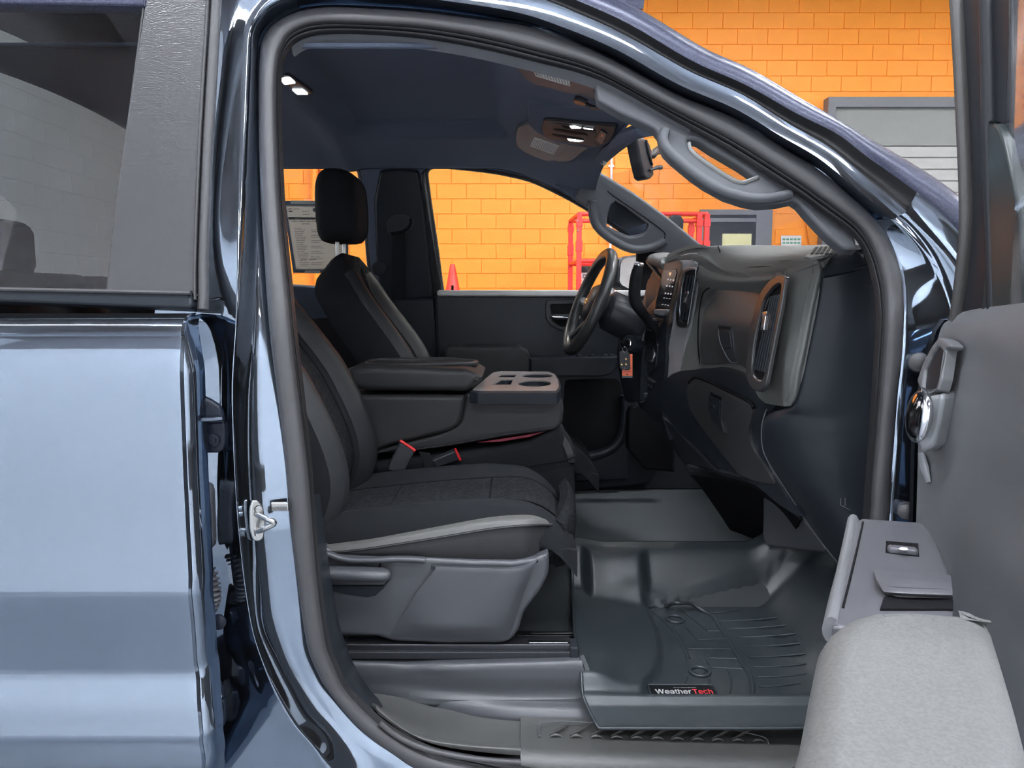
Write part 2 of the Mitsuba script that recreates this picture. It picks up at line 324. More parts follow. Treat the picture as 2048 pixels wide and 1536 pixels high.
# lamps
for i, (lx, ly, k, tint) in enumerate(LAMPS):
    LAMP_Z = 4.3 if ly < -4 else 5.6
    kk = thing('ceiling_light', 'long white strip lamp hung below the ribbed ceiling, mirrored in the truck', 'lamp', 'strip lamps hung from the ceiling')
    add(kk + '__housing', box(lx - .85, lx + .85, ly - .07, ly + .07, LAMP_Z, LAMP_Z + .06), 'white_plastic', False)
    kd = key_for(kk + '__diffuser')
    scene[kd] = {**mikit.ply(box(lx - .8, lx + .8, ly - .19, ly + .19, LAMP_Z - .015, LAMP_Z - .001), 'white_plastic'), 'emitter': {'type': 'area', 'radiance': rgb(*(LAMP * k * np.array([[.93, .98, 1.06], [1.0, .985, .94]][tint])))}}
    for dx in (-.6, .6): add(kk + '__rod', box(lx + dx - .006, lx + dx + .006, ly - .006, ly + .006, LAMP_Z + .08, R_['z1']), 'steel', False)
# yellow wall of blocks
add('wall_back', box(R_['x0'], R_['x1'], WY, WY + .2, 0, R_['z1']), 'yellow_paint', False, 'yellow orange painted block wall behind the truck', kind='structure')
wb = mikit.ply(block_mesh(BW - .005, BH - .005, .012, .003), 'yellow_paint')
z_ref = W(900, 398, WY)[2]; x_ref = W(874, 413, WY)[0]; r_ref = round(z_ref / BH)
GX0, GZ1 = W(1643, 300, WY)[0], W(1700, 200, WY)[2]
WX0, WX1, WZ1 = W(1398, 460, WY)[0], W(1541, 460, WY)[0], W(1480, 420, WY)[2]
near, rest = [], []
views = [Polygon(q) for q in ([(840, 320), (1300, 320), (1420, 500), (1420, 600), (860, 600)], [(540, 310), (760, 310), (760, 590), (540, 590)], [(1150, 330), (1300, 240), (1720, 500), (1400, 510)],
                               [(1200, -10), (2060, -10), (2060, 420), (1900, 420), (1400, 90)])]
from shapely.geometry import Point
for r in range(0, 33):
    z = z_ref + (r - r_ref + .5) * BH
    if z < .05 or z > R_['z1'] - .05: continue
    for c in range(-25, 45):
        x = x_ref + (c + (.5 if (r - r_ref) % 2 else 0)) * BW + BW / 2
        if x < R_['x0'] + .2 or x > R_['x1'] - .2 or (x + BW / 2 > GX0 - .02 and z - BH / 2 < GZ1 + .02) or (WX0 < x + BW * .45 and x - BW * .45 < WX1 and z < WZ1 + .05): continue
        q = pix(np.array([x, WY, z])); vis = min(v.distance(Point(*q)) for v in views)
        (near if vis < 18 else rest).append((vis, x, z))
near.sort(); rest += near[300:]; near = near[:300]
for v, x, z in near: scene[key_for('wall_back__brick')] = {**wb, 'to_world': T().translate([x, WY + .001, z])}
blocks_stuff('wall_back__far_brick', 'yellow_paint', [(np.array([x, WY + .001, z]), I3) for v, x, z in rest], block_mesh(BW - .005, BH - .005, .012, .003))
# roller door
d1 = PY(WY - .03)
add('door_1', box(GX0 + .1, R_['x1'] - .5, WY - .05, WY + .02, 0, GZ1 - .12), 'door_white', False, 'white ribbed overhead door in a dark grey steel frame', kind='structure')
add('door_1__frame', join(box(GX0, GX0 + .11, WY - .16, WY + .02, 0, GZ1), box(GX0, R_['x1'] - .3, WY - .16, WY + .02, GZ1 - .13, GZ1), box(R_['x1'] - .4, R_['x1'] - .3, WY - .16, WY + .02, 0, GZ1)), 'frame_grey', False, 'dark grey steel frame')
add('door_1__header', box(GX0 + .11, R_['x1'] - .4, WY - .10, WY + .01, GZ1 - .62, GZ1 - .13), 'header_grey', False, 'light grey header panel')
pm = mikit.ply(block_mesh(R_['x1'] - .42 - GX0 - .12, .146, .03, .008), 'door_white')
for i in range(24):
    z = GZ1 - .62 - (i + .5) * .155
    if z > .08: scene[key_for('door_1__panel')] = {**pm, 'to_world': T().translate([(GX0 + .11 + R_['x1'] - .4) / 2, WY - .05, z])}
# dark window
add('window_1', box(WX0, WX1, WY - .03, WY + .05, .9, WZ1), 'frame_dark', False, 'dark framed office window in the yellow wall', kind='structure')
zb = W(1480, 440, WY)[2]
add('window_1__frame', join(box(WX0, WX0 + .09, WY - .06, WY + .01, .9, WZ1), box(WX1 - .22, WX1, WY - .06, WY + .01, .9, WZ1), box(WX0, WX1, WY - .06, WY + .01, WZ1 - .07, WZ1), box(WX0, WX1, WY - .05, WY, zb - .03, zb + .02)), 'frame_grey', False)
add('window_1__pane', box(WX0 + .09, WX1 - .22, WY - .045, WY - .04, .95, WZ1 - .07), 'plastic_gloss', False)
add('window_1__notice_board', box(W(1443, 470, WY)[0], W(1501, 470, WY)[0], WY - .052, WY - .046, 1.0, W(1470, 468, WY)[2]), 'pale_yellow', False, 'pale yellow sheet behind the glass')
# pipes and a conduit on the wall
for a, b in ((625, 640), (645, 661)):
    xa, xb = W(a, 350, WY)[0], W(b, 350, WY)[0]
    kk = add('wall_pipe', tube([[(xa + xb) / 2, WY - .10, 0], [(xa + xb) / 2, WY - .10, R_['z1']]], (xb - xa) / 2, 16), 'yellow_paint', 40,
        ('yellow painted wall pipe behind the notice, left one of a pair' if a == 625 else 'yellow painted wall pipe behind the driver headrest, right one of a pair'), 'pipe')
xa = W(1221, 400, WY)[0]
kk = thing('conduit', 'thin white conduit running up the yellow wall behind the steering wheel', 'conduit')
add(kk + '__tube', tube([[xa, WY - .05, .3], [xa, WY - .05, W(1221, 300, WY)[2] + .6], [xa, WY - .05, R_['z1']]], .018, 10), 'white_plastic', 40)
for zz in (1.2, 2.2, 3.2): add(kk + '__clip', box(xa - .04, xa + .04, WY - .035, WY - .01, zz - .015, zz + .015), 'steel', False)
xa = W(1616, 430, WY)[0]
add('wall_cable', tube([[xa, WY - .04, 3.2], [xa - .03, WY - .04, 2.6], [xa + .02, WY - .04, 2.2], [xa + .12, WY - .04, 1.95]], .012, 8, 20), 'yellow_paint', 40, 'thin yellow painted cable curving down beside the overhead door', 'cable')
# sheet of pictures on the wall
pw = PY(WY - .03)
kk = thing('wall_sheet', 'white sheet with rows of green print on the yellow wall above the dashboard', 'sheet')
add(kk + '__sheet', plate([(1562, 471), (1603, 471), (1603, 502), (1562, 502)], pw, .004, 0), 'paper', False)
gp = []
for j, yy in enumerate((479, 486, 493)):
    for i in range(5): gp.append(plate([(1565 + i * 7.5, yy - 2), (1570.5 + i * 7.5, yy - 2), (1570.5 + i * 7.5, yy + 1.5), (1565 + i * 7.5, yy + 1.5)], pw, .002, 0, lift=.002))
add(kk + '__print', join(*gp), 'green_ink', False, 'rows of green print')
# red lift
ly = 6.3
kk = thing('scissor_lift', 'red scissor lift with raised guard rails parked against the yellow wall', 'lift')
L_ = lambda x, y, yy=ly: W(x, y, yy)
xl0, xl1, xr0, xr1 = L_(1151, 500)[0], L_(1158, 500)[0], L_(1397, 500)[0], L_(1412, 500)[0]
zt, zm, zd = L_(1200, 428)[2], L_(1200, 522)[2], L_(1200, 590)[2]
rt = .028
def bar(a, b, r=.026): return tube([a, b], r, 8)
for nm, x, y in (('post', xl0, ly + .75), ('post', xl1, ly), ('post', xr0, ly), ('post', xr1, ly), ('post', xr1, ly + .75), ('post', (xl1 + xr0) / 2 + .25, ly + .75)):
    add(kk + '__post', join(box(x - rt, x + rt, y - rt, y + rt, zd - .1, zt), box(x - .036, x + .036, y - .036, y + .036, zt - .42, zt - .3), box(x - .036, x + .036, y - .036, y + .036, zt - .14, zt - .06)), 'red_steel', False)
for z in (zt, zm):
    for y in (ly, ly + .75): add(kk + '__rail', bar([xl1 if y == ly else xl0, y, z], [xr1, y, z]), 'red_steel', 40)
    add(kk + '__rail', bar([xl1, ly, z], [xl0, ly + .75, z]), 'red_steel', 40); add(kk + '__rail', bar([xr1, ly, z], [xr1, ly + .75, z]), 'red_steel', 40)
add(kk + '__rail', bar([xl1, ly, zt - .08], [xr1, ly, zt - .08], .02), 'red_steel', 40)
add(kk + '__platform', box(xl0 - .05, xr1 + .05, ly - .05, ly + .8, zd - .25, zd - .12), 'red_steel', False)
add(kk + '__chassis', box(xl0, xr1, ly, ly + .75, .12, .5), 'red_steel', False)
for s in (0, 1):
    y = ly + .15 + s * .45
    add(kk + '__arm', join(bar([xl0 + .1, y, .5], [xr1 - .1, y, zd - .25], .05), bar([xr1 - .1, y + .05, .5], [xl0 + .1, y + .05, zd - .25], .05)), 'red_steel', 40)
for x in (xl0 + .2, xr1 - .2):
    for y in (ly + .02, ly + .73): add(kk + '__wheel', lathe([(0, -.06), (.14, -.06), (.16, -.04), (.16, .04), (.14, .06), (0, .06)], [x, y, .16], [0, 1, 0], 24), 'rubber_black', 30)
bl = [L_(x, y, ly - .05) for x, y in ((1338, 436), (1346, 429), (1362, 430), (1368, 441), (1367, 458), (1360, 470), (1345, 462), (1336, 450))]
add(kk + '__control_box', plate([(1334, 440), (1346, 429), (1362, 430), (1368, 441), (1367, 458), (1360, 472), (1345, 470), (1334, 455)], PY(ly - .12), .18, .02), 'plastic', 30, 'black control box on the rail')
bo = []
for px_, py_ in ((1155, 441), (1156, 461), (1147, 449), (1149, 467)): bo.append(trimesh.creation.icosphere(1, .012).apply_translation(L_(px_, py_, ly - .03)))
add(kk + '__bolt', bo[0], 'steel', 40); add(kk + '__bolt', bo[1], 'steel', 40)
# white machine behind the lift
my = 7.3
c0 = W(1171, 560, my); rr_ = abs(W(1184, 560, my)[0] - W(1158, 560, my)[0]) / 2; zt_ = W(1171, 533, my)[2]
kk = thing('white_machine', 'white upright machine with black domed top and square grey emblem behind the lift rails', 'machine')
add(kk + '__body', lathe([(0, 0), (rr_, 0), (rr_, zt_ - .13), (rr_ * .9, zt_ - .08), (0, zt_ - .08)], [c0[0], my, 0], [0, 0, 1]), 'white_plastic', 30)
add(kk + '__cap', lathe([(0, zt_ - .08), (rr_ * 1.02, zt_ - .08), (rr_ * .98, zt_ - .04), (rr_ * .75, zt_), (0, zt_ + .01)], [c0[0], my, 0], [0, 0, 1]), 'plastic', 30, 'black cap')
em = plate([(1165, 548), (1174, 548), (1174, 551), (1168, 551), (1168, 554), (1174, 554), (1174, 557), (1165, 557)], PY(my - rr_ - .004), .05, 0)
add(kk + '__emblem', em, 'frame_grey', False, 'square grey C shaped emblem')
add(kk + '__button', plate([(1161, 560), (1165, 560), (1165, 564), (1161, 564)], PY(my - rr_ * .8), .03, 0), 'pale_yellow', False)
# bench and cone
cy_ = 7.2
ct = W(905, 528, cy_); ch = .72; z0 = ct[2] - ch
kk = thing('work_bench', 'grey steel bench along the yellow wall that carries the cone', 'bench')
bx = ct[0]
add(kk + '__top', rbox([bx + .1, cy_ + .05, z0 - .025], [1.3, .6, .05], .01), 'steel_dark', 30)
for sx in (-.5, .7):
    for sy in (-.2, .3): add(kk + '__leg', box(bx + sx - .02, bx + sx + .02, cy_ + sy - .02, cy_ + sy + .02, 0, z0 - .05), 'steel_dark', False)
kk = thing('traffic_cone', 'red orange traffic cone standing at the yellow wall, seen through the driver window', 'cone')
add(kk + '__body', lathe([(0, .02), (.165, .02), (.155, .04), (.032, ch - .01), (.026, ch), (.0, ch)], [ct[0], cy_, z0], [0, 0, 1]), 'cone_orange', 30)
add(kk + '__base', rbox([ct[0], cy_, z0 + .012], [.36, .36, .024], .01), 'cone_orange', 30)

# ------------------------------------------------------------------ the pickup truck: body
TR = 'pickup_truck'
tag(TR, 'dark blue metallic pickup truck with its front passenger door open onto a black interior', 'truck')
def part(name, mesh, mat, smooth=35, label=None): return add(TR + '__' + name, mesh, mat, smooth, label)
# stations round the front door opening, from the sill up the centre pillar, along the roof, down the windscreen pillar:
# trim lip, seal inner, seal outer, reveal, step, edge, groove, silhouette (pixels on the body side surface)
ST = [
 ((1075,1540),(1072,1556),(1066,1590),(1062,1610),(1060,1690),(1060,1710),(1060,1770),(1060,1900)),
 ((954,1513),(954,1531),(930,1560),(930,1585),(900,1680),(890,1700),(860,1760),(760,1900)),
 ((865,1495),(865,1510),(833,1534),(815,1553),(740,1640),(725,1660),(690,1720),(560,1860)),
 ((811,1471),(800,1478),(784,1502),(765,1518),(690,1570),(675,1585),(640,1640),(480,1800)),
 ((761,1437),(752,1442),(722,1455),(700,1465),(640,1500),(625,1496),(590,1560),(440,1700)),
 ((707,1385),(700,1390),(673,1398),(655,1410),(595,1446),(580,1443),(545,1480),(410,1600)),
 ((680,1340),(673,1342),(640,1350),(621,1355),(556,1380),(545,1378),(510,1390),(395,1480)),
 ((660,1285),(652,1285),(616,1290),(596,1292),(522,1300),(514,1296),(480,1300),(392,1350)),
 ((650,1225),(643,1225),(605,1225),(579,1225),(503,1225),(497,1225),(462,1225),(388,1225)),
 ((641,1150),(634,1150),(595,1150),(563,1150),(492,1150),(486,1150),(455,1150),(384,1150)),
 ((633,1064),(627,1064),(584,1064),(549,1064),(482,1064),(477,1064),(448,1064),(381,1064)),
 ((625,950),(618,950),(575,950),(540,950),(474,950),(469,950),(443,950),(378,950)),
 ((610,800),(600,800),(558,800),(533,800),(470,800),(463,800),(440,800),(376,800)),
 ((590,620),(580,620),(537,620),(523,620),(478,620),(472,620),(440,620),(380,620)),
 ((573,450),(563,450),(526,450),(517,450),(486,450),(474,450),(430,450),(400,450)),
 ((565,300),(555,300),(520,300),(514,300),(492,300),(474,300),(432,300),(405,300)),
 ((562,176),(553,176),(519,176),(513,176),(498,176),(480,176),(443,176),(420,176)),
 ((568,120),(558,115),(523,97),(516,90),(502,80),(486,70),(455,60),(430,40)),
 ((584,92),(573,80),(544,56),(538,47),(528,22),(510,0),(490,-30),(460,-60)),
 ((625,72),(620,53),(600,25),(597,17),(588,-8),(580,-40),(575,-70),(560,-100)),
 ((720,68),(720,50),(700,17),(700,10),(700,-15),(700,-45),(700,-70),(700,-105)),
 ((850,78),(850,58),(850,27),(850,19),(853,-3),(857,-36),(860,-60),(865,-95)),
 ((960,97),(962,76),(968,42),(970,34),(978,14),(990,-22),(1000,-44),(1012,-78)),
 ((1077,125),(1080,105),(1090,64),(1092,57),(1098,44),(1112,8),(1120,-13),(1135,-48)),
 ((1199,160),(1204,145),(1225,122),(1227,116),(1236,101),(1250,70),(1260,49),(1277,17)),
 ((1311,220),(1317,206),(1345,187),(1347,182),(1355,168),(1370,138),(1379,119),(1394,88)),
 ((1429,286),(1438,268),(1462,236),(1464,232),(1471,218),(1486,190),(1494,171),(1508,141)),
 ((1534,350),(1545,333),(1567,299),(1569,295),(1577,281),(1592,256),(1605,233),(1619,206)),
 ((1612,401),(1624,386),(1655,355),(1658,350),(1666,336),(1683,311),(1699,282),(1713,261)),
 ((1648,428),(1662,413),(1706,400),(1709,396),(1731,392),(1748,366),(1766,338),(1783,303)),
 ((1697,463),(1712,453),(1753,444),(1756,441),(1793,442),(1817,425),(1837,385),(1855,343)),
 ((1729,508),(1744,502),(1779,488),(1782,486),(1838,483),(1880,478),(1905,432),(1925,388)),
 ((1741,546),(1757,540),(1794,526),(1797,525),(1867,527),(1925,535),(1945,490),(1970,430)),
 ((1750,592),(1766,590),(1803,576),(1806,576),(1888,578),(1950,590),(1975,560),(2010,510)),
 ((1753,650),(1767,650),(1804,640),(1807,640),(1908,640),(1965,640),(1990,630),(2035,600)),
 ((1748,720),(1763,720),(1800,720),(1803,720),(1915,720),(1968,720),(1990,720),(2040,720)),
 ((1744,795),(1757,795),(1791,795),(1794,795),(1915,795),(1968,795),(1990,795),(2040,795)),
 ((1738,880),(1750,880),(1785,880),(1788,880),(1910,880),(1960,880),(1985,880),(2035,880)),
 ((1731,970),(1742,970),(1778,970),(1781,970),(1905,970),(1955,970),(1980,970),(2030,970)),
 ((1727,1031),(1738,1031),(1776,1031),(1779,1031),(1900,1031),(1950,1031),(1975,1031),(2025,1031)),
 ((1717,1120),(1728,1120),(1765,1120),(1768,1120),(1890,1120),(1940,1120),(1965,1120),(2015,1120)),
 ((1706,1215),(1717,1220),(1757,1225),(1760,1226),(1880,1240),(1930,1240),(1955,1245),(2005,1260)),
 ((1690,1312),(1700,1318),(1740,1330),(1743,1332),(1860,1370),(1900,1380),(1930,1400),(1985,1440)),
 ((1668,1410),(1678,1418),(1716,1440),(1719,1442),(1820,1510),(1850,1530),(1880,1570),(1930,1650)),
 ((1622,1505),(1630,1516),(1662,1545),(1664,1549),(1730,1640),(1750,1670),(1770,1720),(1800,1820)),
 ((1520,1562),(1521,1576),(1527,1606),(1528,1612),(1540,1700),(1545,1730),(1550,1780),(1560,1920)),
 ((1250,1580),(1250,1596),(1250,1622),(1250,1642),(1250,1710),(1250,1730),(1250,1790),(1250,1920)),
]
NS = len(ST); roofy = lambda i: np.clip(min(i - 18, 33 - i) / 2., 0, 1)   # 1 along the roof and the windscreen pillar
def offs(i):
    a = roofy(i)
    frontpost = np.clip((i - 30) / 3., 0, 1) * np.clip((42 - i) / 2., 0, 1)
    b = [.030, .012, .012, 0.0, -.052, -.057, -.053, -.025]
    deep = np.clip((i - 4.5) / 2, 0, 1) * np.clip((13.6 - i) / .8, 0, 1)
    b[6] += .035 * deep; b[7] += .120 * deep
    r = [.030, .012, .012, 0.0, -.043, -.041, -.050, -.020]
    f = [.030, .012, .012, -.002, -.010, -.04, -.05, -.06]
    o = np.array(b) * (1 - a) + np.array(r) * a
    return o * (1 - frontpost) + np.array(f) * frontpost
ST = [list(r_) for r_ in ST]
for i in range(6, 14): ST[i][7] = (ST[i][7][0] - 70, ST[i][7][1])
P3 = np.array([[S(*ST[i][k], offs(i)[k]) for k in range(8)] for i in range(NS)])          # NS, 8, 3
uu = np.arange(NS); fine = np.linspace(0, NS - 1, (NS - 1) * 5 + 1)
Pf = Akima1DInterpolator(uu, P3, axis=0)(fine)
from scipy.ndimage import gaussian_filter1d
for k in (3, 4, 5, 6, 7):
    sm = gaussian_filter1d(Pf[:, k], 5, axis=0, mode='nearest'); w_ = (np.clip((fine - 27.5) / 1.5, 0, 1))[:, None]; Pf[:, k] = Pf[:, k] * (1 - w_) + sm * w_
def band(a, b, mid=None, lo=0, hi=NS - 1, n=5, bulge=0.0):
    """a strip between two of the curves, bulged by so much towards the outside (-y)"""
    s = (fine >= lo) & (fine <= hi); A, B = Pf[s, a], Pf[s, b]
    t = np.linspace(0, 1, n); G = A[:, None] * (1 - t)[None, :, None] + B[:, None] * t[None, :, None]
    G[:, :, 1] -= bulge * np.sin(math.pi * t)[None, :]
    return G
# rubber seal: bulb and inner lip
def seal_ring(a, b, out_, in_, n=9, lo=0, hi=NS - 1):
    s = (fine >= lo) & (fine <= hi); A, B = Pf[s, a], Pf[s, b]; t = np.linspace(0, math.pi, n)
    m, h = (A + B) / 2, (B - A) / 2
    F = m[:, None] + h[:, None] * (-np.cos(t))[None, :, None]; F[:, :, 1] -= out_ * np.sin(t)[None, :] ** .7
    Bk = m[:, None] + h[:, None] * (np.cos(t[1:-1]))[None, :, None]; Bk[:, :, 1] += in_ * np.sin(t[1:-1])[None, :]
    return loft(np.concatenate([F, Bk], 1))
part('door_seal', seal_ring(1, 2, .020, .012), 'rubber', 50, 'black rubber door seal round the opening')
mid = Pf.copy(); Pf2 = Pf
A = Pf[:, 0]; B = Pf[:, 1]
def ring_between(a0, b0, out_, in_, n=7):
    t = np.linspace(0, math.pi, n); m, h = (a0 + b0) / 2, (b0 - a0) / 2
    F = m[:, None] + h[:, None] * (-np.cos(t))[None, :, None]; F[:, :, 1] -= out_ * np.sin(t)[None, :]
    Bk = m[:, None] + h[:, None] * (np.cos(t[1:-1]))[None, :, None]; Bk[:, :, 1] += in_ * np.sin(t[1:-1])[None, :]
    return loft(np.concatenate([F, Bk], 1))
part('seal_lip', ring_between(A * 1.0, A * .45 + B * .55, .010, .008), 'rubber_black', 50)
part('seal_lip', ring_between(A * .40 + B * .60, B * 1.02 - A * .02, .006, .008), 'rubber_black', 50)
# painted frame: centre pillar with sill, roof rail, windscreen pillar
part('center_pillar', sheet(np.concatenate([band(2, 3, hi=19, n=3), band(3, 4, hi=19, n=8, bulge=-.012)[:, 1:], band(4, 5, hi=19, n=4, bulge=.004)[:, 1:], band(5, 6, hi=19, n=4)[:, 1:], band(6, 7, hi=19, n=4)[:, 1:]], 1), .004), 'paint', 32, 'glossy blue painted centre pillar')
G = np.concatenate([band(2, 3, lo=19, hi=30, n=3), band(3, 4, lo=19, hi=30, n=5, bulge=-.022)[:, 1:], band(4, 5, lo=19, hi=30, n=6, bulge=.002)[:, 1:]], 1)
part('roof_rail', sheet(G, .004), 'paint', 30, 'painted roof rail above the door opening')
part('rail_weatherstrip', sheet(band(5, 6, lo=19, hi=32, n=7, bulge=-.020), .004), 'rubber_black', 40, 'black rubber weatherstrip along the roof rail')
s = (fine >= 19) & (fine <= 33); A, B = Pf[s, 6], Pf[s, 7]
over = [A, A * .75 + B * .25 + [0, -.012, .004], A * .4 + B * .6 + [0, -.012, .006], B, B + [0, .05, .016], B + [0, .14, .034]]
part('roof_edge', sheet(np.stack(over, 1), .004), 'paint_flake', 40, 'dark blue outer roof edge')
G = np.concatenate([band(2, 3, lo=30, n=3), band(3, 4, lo=30, n=8, bulge=.0)[:, 1:], band(4, 5, lo=30, n=5, bulge=-.006)[:, 1:], band(5, 6, lo=30, n=4)[:, 1:], band(6, 7, lo=30, n=4)[:, 1:]], 1)
part('hinge_pillar', sheet(G, .004), 'paint', 32, 'painted hinge pillar behind the open door')
for (x, y, rr) in ((1838, 725, 20), (1812, 1022, 17)):
    p = S(x, y, -.02); r = rr / FOC * (p[1] + 2.4)
    part('door_bumper', lathe([(0, -.02), (r, -.02), (r, .006), (r * .9, .014), (r * .5, .018), (0, .019)], p, [-.45, -.9, 0.1]), 'rubber', 40, 'round black rubber stop')
# roof, back, floor pan: what closes the cab
RZ = 2.105
xr = np.linspace(-1.35, .30, 14); yr = np.linspace(-.60, .66, 12)
def roof_z(x, y): return 2.115 - .045 * (y / .68) ** 2 - .05 * np.clip((x + .1) / .6, 0, 2) ** 2
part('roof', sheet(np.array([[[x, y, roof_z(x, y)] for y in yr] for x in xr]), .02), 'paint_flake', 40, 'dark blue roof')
part('floor_pan', box(-1.45, 1.25, -.70, .86, .26, .30), 'steel_dark', False)
part('back_wall', box(-1.45, -1.40, -.80, .82, .44, 1.42), 'headliner', False)
part('firewall', box(1.12, 1.2, -.8, .84, .44, 1.40), 'plastic', False)
# ------------------------------------------------------------------ rear door
def body_y(z): return np.interp(z, [.36, .42, .48, .560, .573, .63, .675, .692, .75, .83, .848, .857, .93, 1.0, 1.08, 1.15, 1.21, 1.27, 1.31, 1.338, 1.352, 1.36, 1.372], [-.93, -.980, -1.03, -1.066, -1.068, -1.055, -1.038, -1.035, -1.042, -1.0550, -1.0575, -1.0570, -1.0465, -1.0395, -1.0345, -1.0305, -1.0265, -1.021, -1.0135, -1.006, -.999, -.990, -.968])
def BS(px, py, off=0.0):
    Y = -1.0
    for _ in range(30): Y = .5 * Y + .5 * (body_y(W(px, py, Y)[2]) + off)
    return W(px, py, Y)
RD = TR + '__rear_door'
edge = [(386, 623), (375, 634), (368, 648), (365, 690), (363, 730), (365, 800), (368, 880), (371, 960), (376, 1060), (381, 1160), (385, 1240), (391, 1331), (398, 1410), (403, 1470), (408, 1520), (414, 1580), (425, 1680), (440, 1800)]
zs = np.concatenate([np.linspace(1.372, 1.33, 12), np.linspace(1.325, .88, 36), [.872, .866, .862, .859, .857, .854, .851, .848, .844], np.linspace(.835, .71, 8), [.70, .696, .692, .688, .684, .680, .676, .672], np.linspace(.66, .59, 7), [.580, .577, .574, .571, .568, .564], np.linspace(.55, .36, 10)])
ez, ex = [], []
for q in edge: p = BS(*q); ez.append(p[2]); ex.append(p[0])
zz = np.array(ez); xx = np.array(ex)
edge_x = lambda z: np.interp(z, zz[::-1], xx[::-1])
from scipy.ndimage import gaussian_filter1d
zt_ = np.linspace(.3, 1.4, 1101); bys = lambda z: np.interp(z, zt_, np.where((zt_ > .90) & (zt_ < 1.33), gaussian_filter1d(body_y(zt_), 22), gaussian_filter1d(body_y(zt_), 2)))
rows = []
for z in zs:
    x1 = edge_x(z); y = float(bys(z))
    xs_ = np.concatenate([np.linspace(-1.75, -.95, 8), np.linspace(-.9, x1 - .012, 14)])
    rows.append([[x, y + .0 * (x + .6) ** 2, z] for x in xs_] + [[x1 - .004, y + .001, z], [x1, y + .006, z], [x1 + .001, y + .02, z]])
add(RD + '__outer_panel', sheet(np.array(rows), .003), 'paint', 25, 'glossy blue rear door panel')
hem = []
for z in zs[1:]:
    x1 = edge_x(z); y = body_y(z) + .004; w = .018 * min(1, max(0, (1.36 - z) / .09)) + .001
    hem.append([[x1 - .001, y + .004, z], [x1 + w * .4, y + .008, z], [x1 + w * .8, y + .020, z], [x1 + w, y + .032, z], [x1 + w + .002, y + .05, z], [x1 + w - .01, y + .075, z], [x1 + w - .02, y + .085, z]])
add(RD + '__hem', sheet(np.array(hem), .003), 'paint', 30, 'folded front edge of the rear door')
# glass, black pillar cover, seal, belt moulding
gp_ = Plane(W(0, 600, -.955), W(300, 600, -.955), W(100, 0, -.815))
add(RD + '__window_glass', flat_pane([(-700, 600), (235, 600), (300, -40), (-700, -40)], gp_, -.012), 'tinted_glass', False, 'tinted window glass')
add(RD + '__window_glass_rim', tube([gp_.at(213, 583, -.004), gp_.at(238, 360, -.004), gp_.at(262, 190, -.004), gp_.at(292, -40, -.004)], .0025, 8, 12), 'rubber_black', 40)
grained('appliance_black', (.035, .034, .036), .30, lambda p, n, uv: ns(p.x * 420, p.y * 420, p.z * 420), .0004)
add(RD + '__pillar_cover', plate([(213, 583), (388, 583), (392, 480), (398, 300), (416, -20), (294, -20), (262, 190), (238, 360)], gp_, .02, .003), 'appliance_black', 30, 'textured black pillar cover')
add(RD + '__belt_molding', plate([(-300, 572), (388, 588), (390, 612), (386, 620), (-300, 594)], gp_, .03, .006, lift=.014), 'plastic', 35, 'black belt moulding')
add(RD + '__belt_molding_strip', tube([gp_.at(-300, 576, .016), gp_.at(388, 590, .016)], .004, 8), 'rubber', 40)
sp = [gp_.at(*q) for q in ((430, -30), (421, 120), (413, 260), (407, 400), (403, 520), (403, 600), (402, 620))]
add(RD + '__edge_seal', tube([p + [0, .01, 0] for p in sp], np.array([[.011, .012]] * 24), 10, 24, flat=[1, 0, 0]), 'rubber', 40, 'grey rubber edge seal')
add(RD + '__edge_seal', tube([p + [-.012, -.002, 0] for p in sp[:-1]], .004, 8, 24), 'rubber_black', 40)
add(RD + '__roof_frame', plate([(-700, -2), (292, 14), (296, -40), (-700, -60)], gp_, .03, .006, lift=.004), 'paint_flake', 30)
# hinges, grommet, bellows behind the rear door edge
ry = -.955
rp = PY(ry)
def hinge(y0):
    k = key_for(RD + '__hinge')
    tag(k, None)
    q = lambda L: [(x, y + y0) for x, y in L]
    hp = PY(-.985)
    add(k + '__leaf', plate(q([(386, 30), (398, 30), (420, 40), (438, 52), (444, 66), (446, 82), (440, 84), (386, 84)]), PY(-.975), .012, .005, 5), 'paint_dark', 30)
    add(k + '__plate', plate(q([(386, 84), (446, 84), (450, 92), (450, 124), (446, 140), (436, 146), (386, 146)]), PY(-.962), .012, .004, 5), 'paint_dark', 30)
    add(k + '__flange', tube([W(386, y0 + 80, -.99), W(430, y0 + 78, -.99), W(444, y0 + 76, -.985)], .004, 8), 'paint', 40)
    for (x, y) in ((394, 52), (427, 120)):
        p = W(x, y0 + y, -.985 if y < 80 else -.965)
        add(k + '__bolt', join(lathe([(0, 0), (.012, 0), (.012, .003), (0, .003)], p, [0, -1, 0], 24), lathe([(0, .003), (.007, .003), (.0065, .008), (.0035, .008), (.003, .005), (0, .005)], p, [0, -1, 0], 6)), 'paint_dark', 30)
hinge(760); hinge(1316)
add(RD + '__grommet', plate([(378, 975), (390, 968), (408, 968), (418, 972), (422, 985), (425, 1080), (424, 1095), (416, 1102), (404, 1103), (380, 1100)], PY(-.972), .02, .008, 4), 'rubber', 35, 'black rubber grommet')
add(RD + '__grommet_rib', tube([W(x, y, -.977) for x, y in ((398, 980), (410, 978), (415, 988), (417, 1080), (412, 1092), (400, 1094))], .003, 8, 24), 'steel_dark', 40)
bel = []
bp = curve([W(404, 1128, -.975), W(420, 1150, -.98), (W(426, 1180, -.985)), W(422, 1210, -.98), W(410, 1226, -.975)], 100)
add(RD + '__wire_boot', tube(bp, .0125 + .0035 * np.sin(np.arange(100) * 2 * math.pi / 7.5), 16), 'rubber', 50, 'ribbed rubber wire boot')
